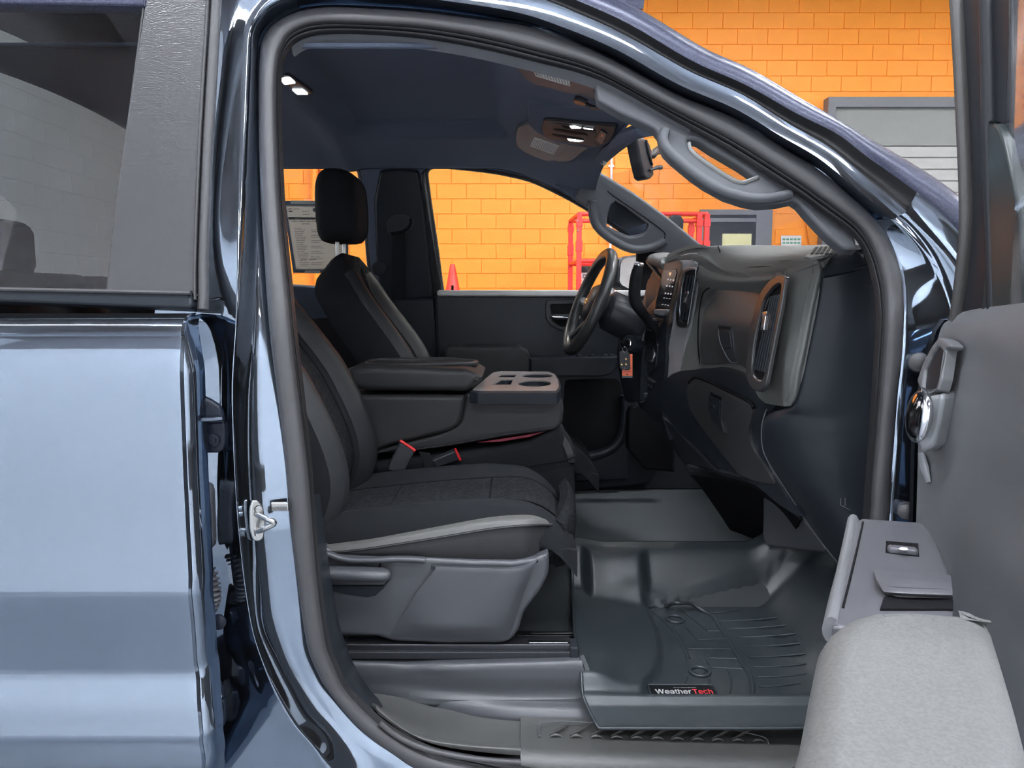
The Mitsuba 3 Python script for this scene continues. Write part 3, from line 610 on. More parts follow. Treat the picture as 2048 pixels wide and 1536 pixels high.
p = W(437, 1243, -.962); part('body_plug', lathe([(0, 0), (.016, 0), (.016, .004), (.008, .008), (0, .008)], p, [0, -1, 0], 24), 'paint_dark', 40)
p = W(428, 1337, -.962); part('body_plug', lathe([(0, 0), (.010, 0), (.010, .004), (.005, .006), (0, .006)], p, [0, -1, 0], 24), 'paint_dark', 40)
# striker
SK = TR + '__striker'
skp = Plane(S(500, 1000, -.035), S(530, 1003, -.02), S(505, 1080, -.035))
add(SK + '__plate', plate([(503, 1000), (515, 999), (525, 1010), (531, 1045), (527, 1075), (517, 1083), (505, 1080), (499, 1060), (498, 1020)], skp, .006, .003, 6, lift=.004), 'steel', 30, 'bright steel door striker')
for y in (1018, 1066): add(SK + '__screw', lathe([(0, 0), (.0075, 0), (.0065, .004), (.003, .004), (.0028, .002), (0, .002)], skp.at(516, y, .008), skp.n, 20), 'steel', 30)
a0 = skp.at(513, 1040, .006); a1 = skp.at(512, 1050, .006); tip = S(557, 1041, -.05)
add(SK + '__loop', tube([a0 + [0, 0, .012], (a0 + tip) / 2 + [0, -.012, .008], tip + [-.006, -.012, .002], tip + [-.006, -.010, -.004], (a1 + tip) / 2 + [0, -.012, -.006], a1 + [0, 0, -.012]], .0055, 10, 30), 'steel', 40)
part('frame_clip', rbox(S(560, 1013, -.012), [.036, .008, .018], .003), 'steel', 30)

# ------------------------------------------------------------------ cab shell seen through the opening
# far side of the cab: one pressed side with two window openings
FS = Plane(W(900, 585, .84), W(1200, 585, .84), W(900, 330, .745))
drv = [(851,352),(853,340),(860,334),(872,332),(900,333),(921,335),(958,339),(994,344),(1024,350),(1053,357),(1097,375),(1140,397),(1180,420),(1220,445),(1255,470),(1276,492),(1280,520),(1280,588),(884,588),(881,570),(872,500),(860,420)]
rear = [(430,325),(560,325),(660,325),(690,326),(704,329),(714,336),(720,352),(726,400),(732,460),(737,520),(742,560),(744,585),(430,560)]
CS = TR + '__cab_side'
add(CS, plate([(380,262),(560,262),(800,268),(1000,282),(1130,310),(1195,345),(1300,415),(1420,505),(1480,600),(1480,640),(380,640)], FS, .05, .012, holes=[drv, rear]), 'headliner', 35, 'dark far side of the cab with two window openings')
add(CS + '__window_seal', tube([FS.at(x, y, -.012) for x, y in drv], .011, 8, 140, closed=True), 'rubber_black', 40)
add(CS + '__window_seal', tube([FS.at(x, y, -.012) for x, y in rear], .011, 8, 120, closed=True), 'rubber_black', 40)
fg = [(x + (x - 1060) * .02, y + (y - 460) * .02) for x, y in drv]
#add(CS + '__window_glass', plate(drv, FS, .004, 0, lift=-.04), 'glass', False, 'clear driver window glass')
add(CS + '__rear_window_glass', flat_pane(rear, FS, -.04), 'glass', False)
add(CS + '__division_bar', plate([(722, 345), (733, 355), (742, 380), (752, 470), (757, 540), (757, 590), (746, 590), (738, 520), (730, 440)], FS, .03, .004, lift=-.004), 'plastic_gloss', 30)
add(CS + '__window_frame', plate([(842,350),(850,338),(858,400),(872,500),(886,588),(866,592),(856,500),(846,410)], FS, .02, .004, 2, lift=.008), 'plastic_gloss', 30)
# pillar cover between the far windows, with belt guide
CP = TR + '__far_pillar'
add(CP + '__upper_cover', plate([(760, 340), (800, 335), (838, 340), (848, 400), (860, 500), (868, 596), (820, 600), (760, 600), (752, 500), (748, 400)], FS, .03, .014, 6, lift=.012), 'plastic', 40, 'dark pillar cover between the far windows')
add(CP + '__lower_cover', plate([(756, 600), (868, 596), (872, 640), (880, 760), (760, 760)], Plane(W(800, 600, .82), W(900, 600, .82), W(800, 800, .84)), .05, .010, 4, lift=.004), 'plastic', 40)
add(CP + '__recess', plate([(778, 438), (790, 428), (815, 428), (826, 436), (828, 452), (815, 470), (800, 478), (784, 474)], FS, .004, .003, smooth=True, lift=.018), 'plastic_smooth', 40)
add(CP + '__belt_guide', tube([FS.at(x, y, .024) for x, y in ((822, 436), (822, 448), (814, 458), (800, 464), (784, 466))], .006, 8, 24), 'black', 40, 'black belt guide')
add(CP + '__belt', plate([(786, 468), (812, 462), (812, 560), (806, 700), (784, 700)], FS, .003, .001, lift=.022), 'cloth', 30, 'black seat belt webbing')
add(CP + '__cap', plate([(745, 530), (752, 522), (770, 522), (774, 532), (772, 545), (760, 550), (748, 545)], FS, .004, .002, 4, lift=.03), 'plastic_smooth', 40)
# headliner: near rail, recess, front slope
rows = []
for i, t in enumerate(np.linspace(0, 1, 5)): pass
def HL(x, y):
    z = 2.015 - .055 * (y / .7) ** 2 - .03 * np.clip((abs(y) - .52) / .2, 0, 1) ** 2
    ss = lambda a, b, v: np.clip((v - a) / (b - a), 0, 1) ** 2 * (3 - 2 * np.clip((v - a) / (b - a), 0, 1))
    rec = ss(-.62, -.56, x) * (1 - ss(-.06, .02, x)) * ss(-.62, -.56, y) * (1 - ss(.40, .47, y))
    ridge = .012 * np.exp(-((x + .66) / .04) ** 2)
    front = ss(-.08, .34, x) * (.115 - .03 * (y / .6) ** 2 * 0)
    return z + .045 * rec - ridge - front
hx, hy = np.linspace(-1.38, .335, 80), np.linspace(-.665, .735, 80)
G = np.array([[[x, y, HL(x, y)] for y in hy] for x in hx])
part('headliner', sheet(G, .012), 'headliner', True, 'dark cloth headliner with a raised centre')
part('headliner_rail', sheet(np.stack([Pf[(fine >= 18) & (fine <= 25.6), 0] + [0, .004, .004], Pf[(fine >= 18) & (fine <= 25.6), 0] + [0, .022, -.016], Pf[(fine >= 18) & (fine <= 25.6), 0] + [0, .05, .0]], 1), .006), 'trim_grey', 40, 'grey edge of the headliner under the seal')
DL = TR + '__dome_lamp'
dp = Plane(np.array([-.95, -.1, HL(-.95, -.1) - .004]), np.array([-.9, -.1, HL(-.9, -.1) - .004]), np.array([-.95, .0, HL(-.95, 0.) - .004]))
add(DL + '__base', plate([(540, 140), (575, 146), (627, 183), (610, 188), (565, 170), (540, 158)], dp, .01, .004, 4, lift=.006), 'plastic_smooth', 35)
for q in ([(559, 150), (580, 149), (592, 160), (568, 163)], [(583, 173), (606, 173), (617, 183), (594, 183)]):
    kd = key_for(DL + '__lens'); scene[kd] = {**mikit.ply(plate(q, dp, .004, .001, 3, lift=.010), 'white_plastic'), 'emitter': {'type': 'area', 'radiance': rgb(2.4, 2.5, 2.6)}}
# sun visors on the front slope
def roof_plane(x0, y0, drop=.01):
    P = lambda x, y: np.array([x, y, HL(x, y) - drop]); return Plane(P(x0, y0), P(x0 + .02, y0), P(x0, y0 + .02))
vp = Plane(W(1030, 275, .34), W(1190, 288, .07), W(1075, 317, .49))
VB = TR + '__sun_visor'
tag(VB, 'grey driver side sun visor with a printed label'); used[VB] = 1
add(VB + '__panel', plate([(1030,275),(1034,258),(1052,248),(1120,262),(1190,288),(1180,296),(1165,305),(1150,318),(1132,326),(1125,323),(1118,325),(1108,321),(1098,324),(1075,317),(1045,303),(1032,292)], vp, .02, .006), 'trim_grey', 35)
add(VB + '__label', plate([(1069, 274), (1119, 291), (1107, 309), (1060, 292)], vp, .0015, 0, lift=.0012), 'paper', False, 'white printed warning label')
lines = []
for i in range(11):
    t = (i + .6) / 11.5; a = np.array([1069, 274]) * (1 - t) + np.array([1119, 291]) * t; b = np.array([1060, 292]) * (1 - t) + np.array([1107, 309]) * t; d = np.array([1.5, .5])
    l0, l1 = a * .86 + b * .14, a * .12 + b * .88
    lines.append(plate([l0, l0 + d, l1 + d, l1], vp, .001, 0, lift=.002))
add(VB + '__label_print', join(*lines), 'ink_grey', False, kind='stuff')
np1 = Plane(W(1012, 112, -.50), W(1199, 168, -.665), W(1072, 170, -.36))
VN = key_for(VB)
tag(VN, 'grey passenger side sun visor with a printed label')
add(VN + '__panel', plate([(1012,112),(1040,118),(1100,135),(1199,168),(1196,185),(1192,196),(1215,200),(1208,204),(1150,190),(1110,180),(1072,170),(1050,158),(1035,140)], np1, .02, .006, 4), 'trim_grey', 35)
add(VN + '__label', plate([(1060, 126), (1139, 158), (1141, 172), (1072, 152)], np1, .0015, 0, lift=.0012), 'paper', False, 'white printed warning label')
lines = []
for i in range(12):
    t = (i + .6) / 12.5; a = np.array([1060, 126]) * (1 - t) + np.array([1139, 158]) * t; b = np.array([1072, 152]) * (1 - t) + np.array([1141, 172]) * t; d = np.array([2.2, .8])
    l0, l1 = a * .88 + b * .12, a * .14 + b * .86
    lines.append(plate([l0, l0 + d, l1 + d, l1], np1, .001, 0, lift=.002))
add(VN + '__label_print', join(*lines), 'ink_grey', False, kind='stuff')
add(VN + '__clip', plate([(1149, 192), (1160, 193), (1176, 200), (1174, 206), (1166, 205), (1152, 200)], np1, .012, .003, 3, lift=.01), 'plastic_smooth', 35)
add(VN + '__clip_arm', tube([np1.at(1176, 203, .008), np1.at(1195, 208, .01), np1.at(1206, 206, .008), np1.at(1212, 198, 0)], .005, 8, 16), 'plastic_smooth', 40)
# overhead console
OC = TR + '__overhead_console'
op = Plane(W(1085, 240, .0), W(1234, 249, -.25), W(1092, 273, .17))
add(OC + '__housing', plate([(1050,200),(1100,215),(1180,212),(1240,225),(1268,232),(1262,245),(1240,268),(1215,292),(1190,300),(1150,294),(1110,286),(1075,272),(1055,250)], Plane(W(1085, 240, .02), W(1234, 249, -.23), W(1092, 273, .19)), .03, .012, 8), 'headliner', 40)
add(OC + '__bezel', plate([(1086,238),(1100,237),(1150,243),(1200,247),(1234,249),(1233,260),(1222,278),(1208,288),(1190,293),(1150,286),(1110,279),(1092,273),(1084,262)], op, .03, .006, 6, lift=.004), 'console_plastic', 35, 'black overhead lamp console')
add(OC + '__inset', plate([(1101,243),(1130,245),(1190,254),(1194,262),(1186,277),(1165,278),(1120,273),(1102,268),(1100,255)], op, .004, .002, 4, lift=.006), 'console_plastic', 35)
for q in ([(1108,254),(1120,254),(1172,262),(1178,267),(1150,264),(1110,257)], [(1105,263),(1120,266),(1168,273),(1170,276),(1140,273),(1108,268)], [(1124,247),(1140,250),(1190,255),(1190,259),(1150,256),(1130,252)]):
    add(OC + '__slot', plate(q, op, .002, .001, lift=.0075), 'black', False)
for q in ([(1141,247),(1150,246),(1165,250),(1163,252),(1145,252)], [(1168,250.5),(1188,253),(1188,254.5),(1172,253)], [(1136,272),(1150,274),(1169,277),(1160,279),(1140,277)]):
    kd = key_for(OC + '__lamp'); scene[kd] = {**mikit.ply(plate(q, op, .002, .0006, lift=.009), 'white_plastic'), 'emitter': {'type': 'area', 'radiance': rgb(2.0, 2.1, 2.1)}}
add(OC + '__switch', plate([(1203,255),(1216,263),(1207,284),(1193,276)], op, .006, .002, 2, lift=.008), 'plastic_smooth', 35)
add(OC + '__switch_print', plate([(1205,263),(1208,264),(1207,269),(1204,268)], op, .001, 0, lift=.009), 'orange_plastic', False, 'small red and white mark')
# header and windscreen
part('windshield_header', tube([W(1295, 258, -.50), W(1262, 268, -.30), W(1236, 288, 0.0), W(1205, 315, .35), W(1182, 340, .60)], np.array([[.03, .018]] * 20), 10, 20, flat=[1, 0, 0]), 'headliner', 40)
wsr = []
for t in np.linspace(0, 1, 6):
    a, b = np.array([.34, -.66, 1.965 - .09]), np.array([1.08, -.76, 1.43]); c, d = np.array([.34, .66, 1.875]), np.array([1.08, .76, 1.43])
    l, r = a + (b - a) * t, c + (d - c) * t
    wsr.append([l + (r - l) * s + [.17 * (1 - (2 * s - 1) ** 2), 0, 0] for s in np.linspace(0, 1, 25)])
part('windshield', pane(np.array(wsr)), 'glass', True, 'clear windscreen')
def ws_plane():
    return Plane(np.array([.34, -.66, 1.875]), np.array([.34, .66, 1.875]), np.array([1.08, 0, 1.43]))
wp = ws_plane()
ks = thing('window_sticker', 'small white printed sticker in the upper far corner of the windscreen', 'sticker')
add(ks + '__sheet', plate([(1190, 318), (1197, 314), (1216, 324), (1210, 330)], wp, .0006, 0, lift=.004), 'paper', False)
add(ks + '__print', plate([(1195, 319), (1198, 317), (1209, 323), (1206, 326)], wp, .0004, 0, lift=.0048), 'poster_blue', False, 'blue print')
# mirror
RM = TR + '__rearview_mirror'
mp = Plane(W(1280, 280, -.06), W(1305, 280, .04), W(1300, 350, .0))
add(RM + '__housing', plate([(1273, 276), (1278, 273), (1290, 275), (1299, 284), (1304, 300), (1307, 335), (1309, 350), (1304, 357), (1296, 359), (1290, 354), (1283, 325), (1277, 295)], mp, .035, .009, 3), 'plastic_smooth', 35, 'black rear view mirror')
add(RM + '__ridge', tube([mp.at(1291, 280, .002), mp.at(1294, 300, .003), mp.at(1303, 330, .002)], .004, 8, 12), 'plastic', 40)
add(RM + '__stem', tube([mp.at(1303, 311, -.01), mp.at(1309, 309, -.01), mp.at(1312, 309, -.01), mp.at(1326, 302, -.03), mp.at(1345, 295, -.05), mp.at(1385, 300, -.06), mp.at(1408, 290, -.08)], np.array([.007, .007, .012, .013, .013, .014, .016]), 10), 'plastic_smooth', 40)
add(RM + '__lever', tube([mp.at(1297, 341, .004), mp.at(1309, 336, .008), mp.at(1316, 336, .01)], np.array([.004, .006, .007]), 8), 'plastic_smooth', 40)
# near windscreen pillar cover with grab handle
NA = TR + '__pillar_trim'
na = Plane(S(1320, 230, .045), S(1640, 430, .045), S(1500, 420, .045))
add(NA + '__cover', plate([(1186,140),(1248,170),(1320,209),(1389,246),(1438,274),(1489,306),(1543,338),(1590,369),(1629,396),(1667,427),(1709,462),(1716,500),(1686,496),(1652,466),(1622,434),(1600,408),(1588,400),(1560,406),(1520,409),(1492,404),(1452,391),(1412,369),(1385,350),(1345,317),(1330,302),(1322,285),(1319,268),(1310,256),(1290,246),(1240,224),(1196,198)],
    na, .03, .008, holes=[[(1376,280),(1384,277),(1398,280),(1425,298),(1480,330),(1519,357),(1510,360),(1488,368),(1470,364),(1420,334),(1390,310),(1380,298)]]), 'trim_grey', 35, 'grey windscreen pillar trim with grab handle')
hc = [(1379,284),(1383,298),(1394,309),(1423,330),(1470,359),(1488,363),(1508,356),(1516,352)]
add(NA + '__handle_lining', tube([na.at(x, y, -.014) for x, y in hc], np.array([[.017, .0055]] * 30), 8, 30, flat=na.n), 'pale_lining', 40, 'pale lining of the grab handle')
hg = [(1330,262),(1328,290),(1345,312),(1390,350),(1430,376),(1470,392),(1510,399),(1545,397),(1580,389)]
add(NA + '__grip', tube([na.at(x, y, .004) for x, y in hg], np.array([[.012, .010]] * 30), 10, 30), 'trim_grey', 40)
# far windscreen pillar cover with grab handle
FA = TR + '__far_pillar_trim'
fa = Plane(W(1180, 360, .66), W(1400, 495, .74), W(1250, 480, .74))
add(FA + '__upper_cover', plate([(1110,372),(1140,330),(1180,333),(1200,345),(1186,425),(1150,402)], Plane(W(1180, 360, .68), W(1400, 495, .76), W(1250, 480, .76)), .03, .008, 2), 'headliner', 35)
add(FA + '__cover', plate([(1177,334),(1194,343),(1268,388),(1340,440),(1402,491),(1420,510),(1380,520),(1320,508),(1290,500),(1268,500),(1253,497),(1232,486),(1212,472),(1192,452),(1186,443),(1183,421),(1165,410),(1150,398)], fa, .03, .007, holes=[[(1213,455),(1216,430),(1222,410),(1231,404),(1250,416),(1296,450),(1293,462),(1285,470),(1272,474),(1258,475),(1240,468)]]), 'trim_grey', 35, 'grey green far pillar trim with grab handle')
add(FA + '__recess', patch([[fa.at(x, y, -.004) for x, y in ((1218,440),(1222,408),(1232,402))], [fa.at(x, y, -.016) for x, y in ((1228,446),(1250,428),(1262,420))], [fa.at(x, y, -.012) for x, y in ((1250,462),(1280,452),(1300,446))]], thick=.006), 'plastic', 40)
hc = [(1186,400),(1186,430),(1194,452),(1215,472),(1240,488),(1262,497),(1285,498),(1310,492),(1330,480)]
add(FA + '__grip', tube([fa.at(x, y, .004) for x, y in hc], np.array([[.018, .014]] * 30), 10, 30), 'trim_grey', 40)
add(FA + '__groove', tube([fa.at(x, y, .001) for x, y in ((1215,382),(1222,388),(1280,428),(1326,462),(1331,470),(1325,480),(1310,486))], .0018, 6, 30), 'black', 40)
add(FA + '__quarter_cover', plate([(1274, 496), (1290, 494), (1320, 500), (1345, 530), (1345, 600), (1274, 600)], Plane(W(1280, 500, .80), W(1340, 500, .80), W(1300, 600, .84)), .03, .004), 'black', 30)
# outside mirror of the driver side
OM = TR + '__outside_mirror'
om = Plane(W(1240, 520, 1.02), W(1290, 520, 1.16), W(1260, 580, 1.04))
add(OM + '__housing', plate([(1236,528),(1240,518),(1250,512),(1310,505),(1315,585),(1280,588),(1262,586),(1240,574),(1234,566)], om, .04, .012, 3), 'plastic_smooth', 35, 'black driver side door mirror')
add(OM + '__mirror', plate([(1240,530),(1244,521),(1252,516),(1306,511),(1310,582),(1282,584),(1262,580),(1242,570),(1238,563)], om, .004, 0, 3, lift=.003), 'mirror_glass', False, 'mirror glass')
# floor: carpet with a low hump, toe board, tunnel side
def carpet_z(x, y): t = np.clip((y + .24) / .16, 0, 1); return .452 + .112 * t * t * (3 - 2 * t) + .30 * np.clip((x - .86) / .3, 0, 1) ** 1.4
gx, gy = np.linspace(-1.4, 1.15, 60), np.linspace(-.715, .85, 44)
part('carpet', sheet(np.array([[[x, y, carpet_z(x, y)] for y in gy] for x in gx]), .02), 'carpet', True, 'dark grey carpet')
part('far_body', box(-1.45, 1.2, .865, .90, .40, 1.36), 'plastic_smooth', False)
# far door, inner side
FD = TR + '__driver_door'
fp = PY(.80)
add(FD + '__panel', plate([(868,590),(1330,590),(1340,900),(1300,968),(1150,985),(900,985),(876,800)], fp, .06, .012, 6), 'plastic', 35, 'black inner panel of the driver door')
add(FD + '__top_ledge', rbox((W(874, 585, .80) + W(1345, 585, .80)) / 2 + [0, .03, -.004], [W(1345, 585, .8)[0] - W(874, 585, .8)[0], .09, .028], .010), 'ledge_grey', 35, 'grey top ledge of the driver door')
add(FD + '__armrest', plate([(885, 700), (895, 690), (1040, 690), (1056, 698), (1064, 720), (1066, 800), (1060, 850), (890, 850)], PY(.70), .10, .016, 6), 'leatherette', 35)
add(FD + '__switch_armrest', plate([(1060, 716), (1240, 713), (1246, 722), (1222, 748), (1205, 753), (1062, 753)], PY(.66), .14, .006, 3), 'plastic', 35, 'armrest with window switches')
for x in (1158, 1184, 1210, 1222): add(FD + '__window_switch', rbox(W(x, 711, .70), [.018, .03, .012], .004), 'plastic_smooth', 35)
add(FD + '__handle_bezel', plate([(1091, 606), (1096, 600), (1150, 600), (1156, 606), (1160, 640), (1150, 660), (1122, 662), (1100, 650), (1091, 636)], fp, .01, .004, 4, lift=.006, holes=[[(1100, 610), (1148, 608), (1150, 640), (1142, 652), (1120, 652), (1106, 642)]]), 'plastic_smooth', 35)
add(FD + '__handle_cup', plate([(1098, 608), (1150, 606), (1152, 642), (1142, 654), (1118, 654), (1102, 644)], fp, .004, .001, lift=.001), 'black', 35)
add(FD + '__handle', tube([W(x, y, .775) for x, y in ((1100, 632), (1108, 634), (1130, 634), (1160, 633))], np.array([.006, .013, .013, .012]), 12), 'chrome', 40, 'bright chrome door handle')
add(FD + '__pocket', plate([(1130, 760), (1236, 756), (1246, 780), (1244, 850), (1228, 880), (1195, 905), (1145, 908), (1120, 900)], fp, .006, .003, 8, lift=.003), 'black', 35)
add(FD + '__pocket_rim', tube([W(x, y, .775) for x, y in ((1250, 790), (1248, 850), (1236, 885), (1205, 906), (1150, 912))], .022, 10, 24), 'plastic', 40)
add(FD + '__pocket_front', plate([(1148, 912), (1200, 908), (1236, 886), (1252, 850), (1262, 850), (1255, 960), (1150, 965)], PY(.77), .05, .01, 3), 'plastic', 35)
add(FD + '__lock_pin', tube([W(905, 582, .83), W(905, 571, .83)], .005, 8), 'black', 40)
part('driver_kick_panel', plate([(1256, 830), (1262, 815), (1275, 808), (1350, 808), (1350, 945), (1290, 940), (1256, 900)], PY(.62), .06, .012, 4), 'black', 35)
# buyers notice in the far rear window
fn = Plane(FS.at(570, 400, -.03), FS.at(640, 400, -.03), FS.at(580, 540, -.03))
kn = thing('window_notice', 'grey printed notice with a dark border taped inside the far rear window', 'notice')
add(kn + '__backing', plate([(566, 402), (640, 402), (696, 402), (696, 546), (586, 546)], fn, .002, 0, lift=-.004, holes=[[(572, 412), (689, 414), (689, 538), (592, 538)]]), 'poster_blue', False, 'dark blue border')
add(kn + '__paper', plate([(571, 410), (690, 412), (690, 540), (591, 540)], fn, .001, 0, lift=-.0025), 'paper_grey', False, 'grey paper')
add(kn + '__tape', plate([(581, 401), (640, 402), (640, 409), (581, 408)], fn, .0006, 0, lift=-.001), 'paper', False, 'strip of tape')
add(kn + '__tape', plate([(610, 541), (640, 541), (640, 547), (609, 546)], fn, .0006, 0, lift=-.001), 'paper', False, 'strip of tape')
add(kn + '__heading_bar', plate([(576, 434), (668, 436), (668, 440), (577, 439)], fn, .0006, 0, lift=-.0018), 'ink', False)
def note(t, x, y, h, w, mat='ink', **k):
    p = fn.at(x, y, -.0019); s = 2.4 + .76
    return text_on(t, fn, p, h * s / FOC, .0004, fit=w * s / FOC, mirror=True, **k)
for (t, x, y, h, w) in (('VEHICLE HISTORY', 588, 439, 2.6, 44),): add(kn + '__heading', note(t, x, y, h, w).apply_translation(fn.n * .0006), 'paper_grey', False)
for (t, x, y, h, w) in (('Ask the dealer 2022', 582, 444, 3, 50), ('Chevrolet', 604, 449, 3, 16), ('dealer copy', 603, 520, 2, 30), ('GMC', 577, 419, 2.6, 6), ('Buick Cadillac', 585, 419, 2, 14), ('Trucks', 605, 424, 2.6, 14), ('Service', 605, 430, 2.6, 14)):
    add(kn + '__print', note(t, x, y, h, w), 'ink', False)
nl = []
for j in range(22):
    y = 456 + j * 3.6; x0 = 578 + (y - 420) * .155 + 4
    nl.append(plate([(x0, y), (x0 + 14 + (j * 7) % 9, y), (x0 + 14 + (j * 7) % 9, y + .9), (x0, y + .9)], fn, .0004, 0, lift=-.0018))
    if j % 3: nl.append(plate([(622, y), (640 + (j * 5) % 8, y), (640 + (j * 5) % 8, y + .9), (622, y + .9)], fn, .0004, 0, lift=-.0018))
add(kn + '__print_lines', join(*nl), 'ink_grey', False, 'grey lines of small print', kind='stuff')
add(kn + '__crest', lathe([(0, 0), (.008, 0), (.008, .0006), (0, .0006)], fn.at(629, 420, -.0022), fn.n, 20), 'poster_blue', False, 'round dark blue crest')
add(kn + '__logo', plate([(576, 422.5), (580, 421.4), (586, 422.5), (580, 424)], fn, .0005, 0, lift=-.0018, smooth=True), 'ink', False)

# ------------------------------------------------------------------ seats
def seat_back(prof, y0, y1, dx=0.0, dz=0.0):
    """prof: (x, z) of the bolster's front line from the top down; returns backrest parts"""
    P = curve(np.array(prof, float), 40); n = len(P)
    t = np.gradient(P, axis=0); t /= np.linalg.norm(t, axis=1, keepdims=True)
    nx = np.stack([-t[:, 1], t[:, 0]], 1)               # normal in x, z
    nx *= np.where(nx[:, :1] < 0, -1, 1)
    yc, hw = (y0 + y1) / 2, (y1 - y0) / 2
    s = np.linspace(0, 1, n)
    rings = []
    for i in range(n):
        e = min(1, .30 + .70 * math.sqrt(max(0, 1 - (1 - min(1, s[i] / .10)) ** 2)))
        w = hw * (.80 + .20 * min(1, s[i] / .45)) * (.86 + .14 * min(1, (s[i] / .08)) ** .5)
        f = []
        for y in np.linspace(-1, 1, 31):
            b = abs(y)
            dep = -.060 * (1 - np.clip((b - .42) / .30, 0, 1) ** 2 * (3 - 2 * np.clip((b - .42) / .30, 0, 1))) * min(1, s[i] / .15) - .085 * np.clip((b - .80) / .20, 0, 1) ** 2.2
            f.append((y * w, dep * e))
        k = [(y * w, -.155 * e - .0 - .03 * min(s[i], .5)) for y in np.linspace(.96, -.96, 16)]
        rings.append([[P[i, 0] + nx[i, 0] * d + dx, yc + yy, P[i, 1] + nx[i, 1] * d + dz] for yy, d in f + k])
    return np.array(rings), P, nx
def seat(key, label, y0, y1, dx, dz, prof, head, cush, near_parts):
    k = TR + '__' + key; tag(k, label)
    R, P, nx = seat_back(prof, y0, y1, dx, dz)
    add(k + '__backrest', loft(R), 'cloth', 60, 'dark cloth backrest')
    ins = R[3:36, 8:23].copy(); nn = gridnormals(ins); 
    add(k + '__backrest_insert', sheet(ins + np.array([1., 0, .5]) * .0035, .004), 'cloth_insert', 50, 'textured centre panel')
    for j in (8, 22): add(k + '__backrest_seam', tube(R[2:37, j] + np.array([.004, 0, .003]), .0028, 6), 'black', 40)
    for j0, j1 in ((1, 8), (23, 30)): add(k + '__backrest_bolster', sheet(R[3:38, j0:j1] + np.array([1., 0, .5]) * .0022, .003), 'bolster_dark', 50, 'smooth side bolster')
    (hx_, hz_) = head; yc = (y0 + y1) / 2
    hr = []
    for a, w, f, b in ((-.132, .085, .035, -.05), (-.124, .110, .060, -.066), (-.09, .130, .082, -.074), (-.02, .136, .088, -.074), (.05, .130, .088, -.070), (.092, .120, .078, -.060), (.114, .104, .056, -.044), (.122, .086, .028, -.024)):
        ring = []
        for q in np.linspace(0, 2 * math.pi, 36, endpoint=False):
            c, s_ = math.cos(q), math.sin(q); sy = math.copysign(abs(s_) ** .55, s_); sx = math.copysign(abs(c) ** .6, c)
            x = (f if sx > 0 else -b) * sx
            ring.append([hx_ + dx + x - a * .05, yc + w * sy, hz_ + dz + a])
        hr.append(ring)
    hr = np.array(hr); hr2 = np.array([curve(hr[:, j], 28) for j in range(36)]).transpose(1, 0, 2)
    add(k + '__headrest', loft(hr2), 'cloth', 60, 'dark cloth headrest')
    add(k + '__headrest_seam', tube([hr2[i, 3] + [.002, .0, 0] for i in range(2, 27)], .0022, 6), 'black', 40)
    for s_ in (-1, 1): add(k + '__headrest_post', tube([[hx_ + dx, yc + s_ * .055, hz_ + dz - .24], [hx_ + dx, yc + s_ * .055, hz_ + dz - .10]], .0075, 12), 'steel', 40, 'bright headrest post')
    # cushion: sections from the rear to the front
    xr_, xf_, zr_, zf_ = cush
    rings = []
    for u in np.linspace(0, 1, 36):
        x = xr_ + (xf_ - xr_) * u; zt = zr_ + (zf_ - zr_) * math.sin(min(1, u * 1.1) * math.pi / 2) - .10 * max(0, (u - .80) / .2) ** 2.2
        zb = min(zt - .02, zr_ - .10 + .05 * u); hw = (y1 - y0) / 2 * (1 - .10 * max(0, (u - .75) / .25) ** 2)
        ring = []
        for y in np.linspace(-1, 1, 33):
            b = abs(y); bol = .030 * np.clip((b - .50) / .25, 0, 1) ** 1.5 * (1 - .8 * max(0, (u - .7) / .3)); ed = -.070 * np.clip((b - .80) / .20, 0, 1) ** 2
            ring.append([x + dx, yc + y * hw, zt + bol + ed + dz - .02])
        for y in np.linspace(.98, -.98, 12): ring.append([x + dx, yc + y * hw, zb + dz])
        rings.append(ring)
    rings = np.array(rings)
    add(k + '__cushion', loft(rings), 'cloth', 60, 'dark cloth seat cushion')
    add(k + '__cushion_insert', sheet(rings[3:34, 8:25] + np.array([0, 0, .003]), .004), 'cloth_insert', 50, 'textured centre panel')
    for j in (8, 24): add(k + '__cushion_seam', tube(rings[2:35, j] + np.array([0, 0, .004]), .0025, 6), 'black', 40)
    for i in (13, 25): add(k + '__cushion_seam', tube(rings[i, 8:25] + np.array([0, 0, .0045]), .002, 6), 'black', 40)
    return k, rings
far = [(560,540),(600,600),(640,652),(680,706),(712,762),(738,818),(753,866),(757,905),(748,945),(728,985),(705,1015)]
pw_ = WP([(x, y, -.17) for x, y in far]); prof = np.vstack([[pw_[0, 0] - .055, pw_[0, 2] + .075], pw_[:, [0, 2]]])
cu = (-.60, .16, .845, .905)
ks_, CR = seat('passenger_seat', 'black cloth passenger seat nearest the open door', -.655, -.145, 0, 0, prof, (-.80, 1.74), cu, True)
dk, _ = seat('driver_seat', 'black cloth driver seat beyond the centre console', .145, .655, .145, .0, prof, (-.775, 1.735), cu, False)
